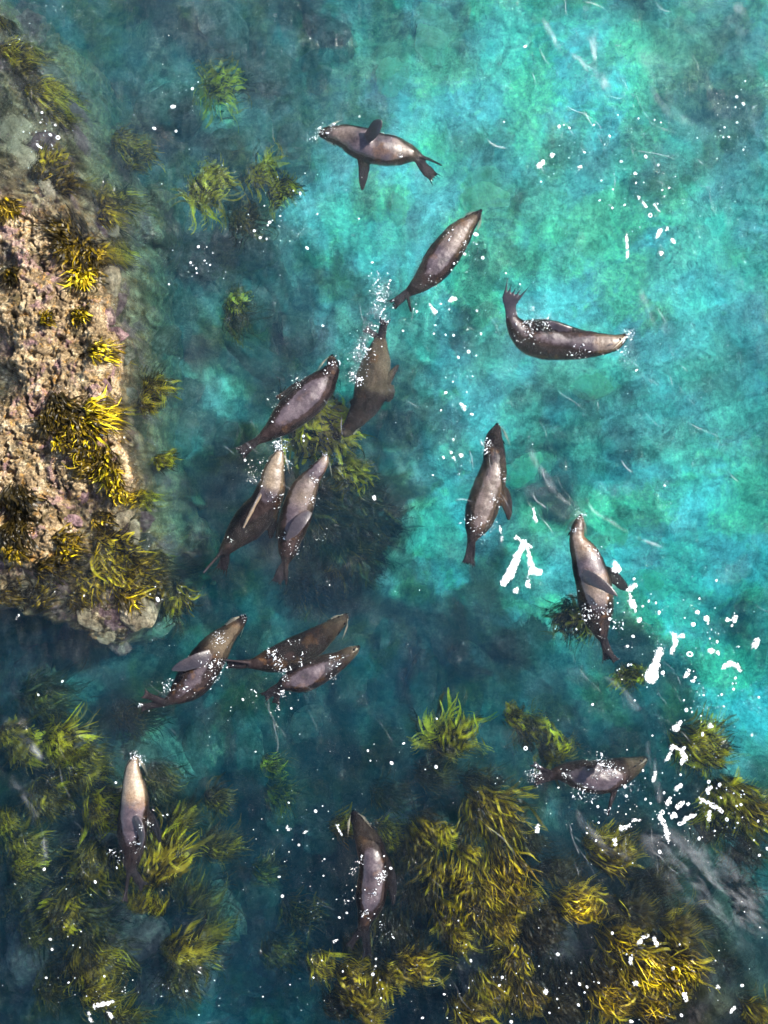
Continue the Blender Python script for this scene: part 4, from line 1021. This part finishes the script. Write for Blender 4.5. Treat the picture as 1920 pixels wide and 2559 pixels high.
FLV = [(np.array([w.co[:] for w in m.vertices]), [tuple(p.vertices) for p in m.polygons]) for m in FL]
CL = [(1720, 1580, 160, 110, 95), (1760, 1750, 140, 110, 90), (1700, 2020, 190, 90, 110), (1600, 2080, 160, 60, 40), (1500, 2420, 330, 110, 90), (1080, 2480, 260, 70, 60), (820, 2260, 110, 170, 45), (720, 2120, 70, 110, 26),
      (1600, 480, 130, 70, 85), (1450, 370, 130, 60, 40), (1850, 250, 60, 30, 26), (1820, 330, 70, 40, 26), (1130, 760, 80, 70, 34), (1140, 960, 50, 120, 46), (1120, 1130, 45, 60, 26), (1180, 640, 90, 60, 30), (110, 330, 55, 50, 34), (440, 240, 60, 110, 24),
      (500, 660, 60, 40, 22), (690, 560, 80, 50, 30), (950, 740, 25, 60, 60), (900, 880, 40, 50, 40), (400, 1520, 60, 60, 18), (560, 1750, 130, 40, 24), (300, 2480, 220, 40, 46), (180, 2330, 90, 90, 18), (1560, 1480, 60, 50, 30), (1560, 1000, 60, 80, 14), (1330, 800, 110, 80, 22),
      (250, 1060, 80, 40, 14), (800, 1160, 80, 60, 20), (820, 480, 120, 60, 16), (1000, 1900, 220, 60, 22), (640, 1180, 60, 40, 16), (1500, 330, 200, 100, 30), (960, 1280, 960, 1280, 130)]
pts = []
for cx, cy, rx, ry, n in CL:
    if rx > 900:
        a = np.stack([RNG.uniform(0, 1920, n), RNG.uniform(0, 2559, n)], 1)
    else:
        a = np.stack([RNG.normal(cx, rx * .75, n), RNG.normal(cy, ry * .75, n)], 1)
    r = np.clip(1.25 * np.exp(RNG.normal(0, .6, n)), .7, 5.6)
    if cx > 1550 and 1400 < cy < 2100: r *= 1.25
    pts += [(x, y, s, cx, cy) for (x, y), s in zip(a, r)]
pts = [p for p in pts if -20 < p[0] < 1940 and -20 < p[1] < 2579]
pts.sort(key=lambda p: -p[2])
def fleck_place(p):
    x, y = (p[0] - 960) / PPM, (1279.5 - p[1]) / PPM
    z = float(wave_z(np.array([x]), np.array([y]))[0])
    if p[0] < 380 and p[1] < 1600:
        z = max(z, float(shelf_h(np.array([x]), np.array([y]))[0][0]) + .01)
    return x, y, z
FLAB = [("small white foam fleck in the drifting foam at lower right", lambda x, y: x > 1450 and 1400 < y < 2160), ("small white foam fleck in the shallows over the lower right kelp", lambda x, y: x > 1200 and y >= 2160),
        ("small white foam fleck on the upper right turquoise water", lambda x, y: x > 1250 and y < 760), ("small white foam fleck between the middle sea lions", lambda x, y: x > 560 and 560 <= y < 1500),
        ("small white foam fleck along the rock shelf side", lambda x, y: x < 560 and y < 1600), ("small white foam fleck on the dark water at the bottom", lambda x, y: y >= 1500), ("small white foam fleck on the water near the top", lambda x, y: True)]
fx = np.array([p[0] for p in pts]); fy = np.array([p[1] for p in pts])
wx = (fx - 960) / PPM; wy = (1279.5 - fy) / PPM
fz = wave_z(wx, wy)
sh = shelf_h(wx, wy)[0]
fz = np.where((fx < 380) & (fy < 1600), np.maximum(fz, sh + .01), fz)
stv, stq, stt, off = [], [], [], 0
for k, p in enumerate(pts):
    s = p[2] / PPM
    which = 6 if (p[2] > 2.6 and RNG.uniform() < .22) else int(RNG.integers(6))
    rz = RNG.uniform(0, 6.28)
    if k < 290:
        o = bpy.data.objects.new("foam_fleck", FL[which]); COL.objects.link(o)
        o.location = (wx[k], wy[k], fz[k] + .003); o.rotation_euler = (0, 0, rz); o.scale = (s * RNG.uniform(.8, 1.35), s, s)
        lab = next(l for l, f in FLAB if f(p[0], p[1]))
        tag(o, lab, "foam", lab.replace("small white foam fleck", "foam flecks"))
    else:
        v = ICO1 * np.array([1, .8, .45]) * s
        v = np.stack([v[:, 0] * math.cos(rz) - v[:, 1] * math.sin(rz), v[:, 0] * math.sin(rz) + v[:, 1] * math.cos(rz), v[:, 2]], 1)
        stv.append(v + [wx[k], wy[k], fz[k] + .003]); stt.append(ICO1F + off); off += len(v)
tag(link("foam_specks", make_mesh("foam_specks", np.concatenate(stv), None, np.concatenate(stt)), M_FOAM), "tiny white foam specks scattered over the whole water surface", "foam", kind='stuff')

# splash droplets thrown up around the animals, white dabs for sun glints included
SPL = [[(802, 330, 14, 70), (792, 345, 10, 16), (830, 322, 8, 14), (1000, 388, 8, 14), (985, 344, 14, 8)],
       [(955, 745, 24, 110), (945, 700, 18, 30), (1120, 590, 16, 18), (1170, 610, 20, 26), (1080, 700, 18, 16), (1040, 775, 6, 8)],
       [(1572, 836, 14, 70), (1565, 880, 18, 40), (1320, 815, 34, 110), (1445, 885, 22, 36), (1360, 800, 18, 40), (1330, 772, 6, 16), (1575, 905, 14, 18)],
       [(905, 880, 26, 90), (890, 940, 20, 50), (895, 955, 12, 30), (958, 800, 18, 50), (930, 830, 14, 24)],
       [(834, 905, 12, 26), (745, 955, 20, 30), (695, 1015, 24, 28), (605, 1128, 10, 10), (815, 930, 8, 10)],
       [(700, 1112, 18, 110), (660, 1150, 10, 14), (640, 1190, 24, 40), (690, 1255, 18, 22), (575, 1350, 8, 8), (716, 1155, 10, 24)],
       [(812, 1136, 6, 16), (790, 1200, 16, 26), (778, 1250, 12, 26), (735, 1370, 20, 34), (705, 1340, 10, 12), (800, 1340, 16, 10)],
       [(1215, 1110, 12, 44), (1213, 1130, 8, 20), (1258, 1190, 12, 30), (1240, 1250, 12, 34), (1180, 1298, 18, 26), (1205, 1330, 24, 40), (1235, 1310, 10, 14)],
       [(1453, 1288, 12, 60), (1435, 1325, 8, 18), (1490, 1375, 14, 30), (1475, 1530, 26, 70), (1520, 1525, 12, 30), (1545, 1560, 14, 26), (1505, 1590, 10, 8)],
       [(548, 1598, 20, 60), (530, 1660, 26, 60), (420, 1715, 20, 46), (535, 1700, 18, 30), (460, 1720, 20, 16), (350, 1765, 8, 14), (610, 1545, 10, 16)],
       [(680, 1632, 14, 34), (695, 1655, 18, 50), (712, 1680, 16, 50), (750, 1650, 16, 14), (555, 1660, 12, 20), (730, 1605, 14, 10)],
       [(835, 1655, 20, 34), (832, 1695, 10, 16), (705, 1735, 14, 34), (692, 1770, 8, 10), (630, 1740, 12, 12)],
       [(338, 1890, 10, 50), (352, 1900, 12, 34), (365, 2060, 10, 26), (340, 2110, 20, 24), (285, 2130, 12, 20), (300, 2150, 14, 10)],
       [(900, 2150, 10, 20), (885, 2175, 10, 22), (955, 2190, 14, 60), (935, 2230, 10, 30), (912, 2285, 12, 26), (960, 2325, 30, 26), (870, 2250, 22, 18)],
       [(1335, 1935, 20, 90), (1500, 1908, 26, 100), (1455, 1975, 22, 60), (1535, 1925, 16, 40), (1415, 1935, 16, 24), (1480, 1985, 20, 30), (1570, 1970, 22, 30), (1522, 2030, 8, 14)]]
g = NT("splash_water"); g.principled((.80, .82, .84), .12, .8); M_SPLASH = g.m
SPN = ["the belly-up sea lion at the top", "the slender diagonal sea lion and its tail", "the curled sea lion", "the head-down sea lion", "the broad lilac-backed sea lion", "the pale-throated sea lion", "the long-necked sea lion",
       "the upright sea lion", "the sea lion with a raised flipper", "the large sea lion below the rock shelf", "the dark brown sea lion", "the small grey sea lion", "the lone lower left sea lion", "the lone bottom centre sea lion", "the sea lion with sunken head"]
deps = bpy.context.evaluated_depsgraph_get()
for k, lst in enumerate(SPL):
    vs, fs, off = [], [], 0
    o = SEALS[k]
    for cx, cy, r, n in lst:
        n = int(n * 1.1)
        for _ in range(n):
            a, b = RNG.normal(cx, r * .6), RNG.normal(cy, r * .6)
            x, y = (a - 960) / PPM, (1279.5 - b) / PPM
            z0 = float(wave_z(np.array([x]), np.array([y]))[0])
            hit, loc, _, _ = o.ray_cast(Vector((x, y, 3)) - o.location, Vector((0, 0, -1)))
            if hit: z0 = max(z0, loc.z + o.location.z)
            s = np.clip(.0027 * math.exp(RNG.normal(0, .6)), .0013, .010)
            z = z0 + s * .5 + abs(RNG.normal(0, .012))
            st = np.array([1, 1, .8]) * s
            v = ICO1 * st
            v[:, 0] *= RNG.uniform(.7, 4.0)
            rz = RNG.uniform(0, 6.28)
            v = np.stack([v[:, 0] * math.cos(rz) - v[:, 1] * math.sin(rz), v[:, 0] * math.sin(rz) + v[:, 1] * math.cos(rz), v[:, 2]], 1)
            vs.append(v + [x, y, z]); fs.append(ICO1F + off); off += len(v)
    tag(link("splash", make_mesh("splash", np.concatenate(vs), None, np.concatenate(fs)), M_SPLASH), "white splash droplets around " + SPN[k], "splash", "splashes round the sea lions", kind='stuff')

# thin films of bubbles drawn out by the waves, also imitating pale sky reflections
g = NT("bubble_sheen_film")
a = g.attr("cover")
n = g.noise(1.0, 5, .62, vec=g.attr('flow', True), dist=.5)
al = g.math('MULTIPLY', a, g.mapr(n, .42, .72))
d = g.n('ShaderNodeBsdfDiffuse'); d.inputs[0].default_value = (.80, .82, .84, 1)
t = g.n('ShaderNodeBsdfTransparent'); mx = g.n('ShaderNodeMixShader')
g.l(al, mx.inputs[0]); g.l(t.outputs[0], mx.inputs[1]); g.l(d.outputs[0], mx.inputs[2]); g.l(mx.outputs[0], g.out.inputs[0])
M_FILM = g.m
FILM = [("pale bubble streak at the top right of the water", [(1460, 10, 8), (1475, 60, 12), (1480, 110, 16), (1500, 170, 12), (1515, 215, 10), (1530, 265, 8)], .75), ("thin bubble streak left of the pale streak", [(1355, 40, 5), (1385, 95, 6), (1405, 125, 6), (1450, 150, 5), (1475, 185, 5)], .7),
        ("faint bubble veil at the right of the top", [(1590, 120, 14), (1640, 180, 22), (1660, 250, 20), (1700, 300, 10), (1760, 320, 8)], .30), ("bubble streak near the top right corner", [(1830, 10, 18), (1845, 50, 16), (1858, 90, 8)], .6),
        ("wide grey veil of sky reflection at the lower right", [(1600, 2090, 20), (1680, 2120, 45), (1760, 2180, 70), (1840, 2260, 70), (1930, 2330, 50)], .30), ("bubble streak crossing right of the upright sea lion", [(1320, 1110, 6), (1360, 1190, 10), (1400, 1240, 5), (1430, 1260, 3)], .45),  # the wide veil paints sky reflection on the waves as a film
        ("long bubble line right of the raised flipper", [(1465, 1240, 3), (1490, 1280, 4), (1540, 1310, 4), (1600, 1345, 4), (1680, 1375, 3)], .8), ("bubble streak below the raised-flipper sea lion", [(1510, 1690, 4), (1560, 1720, 10), (1590, 1755, 14), (1605, 1775, 8)], .25),
        ("bubble streak at the lower left edge", [(0, 1790, 6), (40, 1830, 9), (80, 1865, 9), (110, 1900, 6)], .34), ("long bubble streak at the lower left", [(10, 1940, 8), (60, 1985, 12), (95, 2030, 10), (110, 2100, 8), (115, 2180, 9), (112, 2250, 7)], .34),
        ("bubble streaks below the side-lying sea lion", [(1440, 2000, 5), (1455, 2050, 8), (1490, 2090, 10), (1540, 2130, 10), (1580, 2150, 6)], .25), ("bubble veil near the curled sea lion", [(1600, 720, 6), (1620, 770, 12), (1650, 810, 14), (1670, 850, 8)], .32),
        ("bubble streak ahead of the sunken head", [(1620, 1850, 6), (1635, 1900, 10), (1645, 1960, 8), (1650, 2010, 5)], .36), ("bubble trail above the head-down sea lion", [(958, 700, 10), (950, 740, 16), (930, 800, 14), (910, 870, 18), (890, 940, 14)], .5)]
for nm, path, cov in FILM:
    c = catmull(path, 60); xy = c[:, :2]; w = np.clip(c[:, 2], 1.5, None)
    t = np.gradient(xy, axis=0); t /= np.linalg.norm(t, axis=1)[:, None] + 1e-9; nr = np.stack([-t[:, 1], t[:, 0]], 1)
    m = 13; s = np.linspace(-1, 1, m)
    Q = xy[:, None, :] + nr[:, None, :] * (s[None, :, None] * (w * 1.9)[:, None, None])
    wxx = (Q[..., 0] - 960) / PPM; wyy = (1279.5 - Q[..., 1]) / PPM
    z = wave_z(wxx, wyy) + .006
    u = np.linspace(0, 1, 60)[:, None]
    cvr = cov * .62 * (1 - np.abs(s)[None, :]) ** 1.6 * np.clip(np.minimum(u, 1 - u) * 6, 0, 1)
    q, _ = grid_faces(m, 60)
    me = make_mesh("bubble_sheen_film", np.stack([wxx.ravel(), wyy.ravel(), z.ravel()], 1), q)
    add_attr(me, "cover", cvr.ravel())
    ln = np.concatenate([[0], np.cumsum(np.linalg.norm(np.diff(xy, axis=0), axis=1))]) / PPM
    add_attr(me, "flow", np.stack([np.repeat(ln[:, None], m, 1).ravel() * 2.2, (s[None, :] * w[:, None] / PPM * 9).ravel() + path[0][0], np.zeros(m * 60)], 1))
    tag(link("bubble_sheen_film", me, M_FILM), nm, "bubbles", "streaks of bubbles on the water", kind='stuff')

# fine wisps of bubbles strung along the ripples
wr = np.random.default_rng(21)
vv, qq, cc, ff, off = [], [], [], [], 0
def wisp(sx, sy, ln, ang, w, cov):
    global off
    n = 22; u = np.linspace(0, 1, n)
    a = ang + wr.normal(0, .25) * u + .22 * np.sin(u * wr.uniform(3, 9) + wr.uniform(0, 6.28))
    x = sx + np.concatenate([[0], np.cumsum(np.cos(a[:-1]) * ln / (n - 1))]); y = sy + np.concatenate([[0], np.cumsum(np.sin(a[:-1]) * ln / (n - 1))])
    s_ = np.linspace(-1, 1, 5)
    X = x[:, None] - np.sin(a)[:, None] * s_[None] * w; Y = y[:, None] + np.cos(a)[:, None] * s_[None] * w
    wx_, wy_ = (X - 960) / PPM, (1279.5 - Y) / PPM
    z = wave_z(wx_, wy_) + .005
    q, _ = grid_faces(5, n)
    vv.append(np.stack([wx_.ravel(), wy_.ravel(), z.ravel()], 1)); qq.append(q + off); off += 5 * n
    cc.append((cov * (1 - np.abs(s_)[None]) * np.clip(np.minimum(u, 1 - u) * 5, 0, 1)[:, None]).ravel())
    ff.append(np.stack([np.repeat(u[:, None] * ln / PPM * 4, 5, 1).ravel() + sx, (s_[None] * w / PPM * 20 + 0 * u[:, None]).ravel() + sy, np.zeros(5 * n)], 1))
for cx, cy, rx, ry, n, cov in [(1480, 230, 260, 200, 34, .75), (1700, 420, 180, 160, 14, .5), (1300, 1150, 280, 160, 18, .6), (1550, 1650, 250, 130, 16, .55), (1500, 2100, 260, 90, 16, .5), (700, 1750, 280, 100, 16, .35),
                          (150, 1950, 140, 170, 14, .35), (1650, 900, 180, 200, 12, .5), (600, 900, 200, 200, 14, .4), (700, 1150, 200, 120, 12, .4), (1000, 2300, 200, 150, 12, .3), (560, 350, 180, 250, 14, .3), (1050, 800, 160, 160, 12, .45)]:
    for _ in range(n):
        wisp(wr.normal(cx, rx * .6), wr.normal(cy, ry * .6), wr.uniform(30, 130), math.radians(52) + wr.normal(0, .35), wr.uniform(.9, 2.8), cov * wr.uniform(.4, 1.1) * (1 if cx > 1200 and cy < 1300 else .6))
me = make_mesh("bubble_wisps", np.concatenate(vv), np.concatenate(qq))
add_attr(me, "cover", np.concatenate(cc)); add_attr(me, "flow", np.concatenate(ff))
tag(link("bubble_wisps", me, M_FILM), "fine pale wisps of bubbles strung along the ripples", "bubbles", kind='stuff')
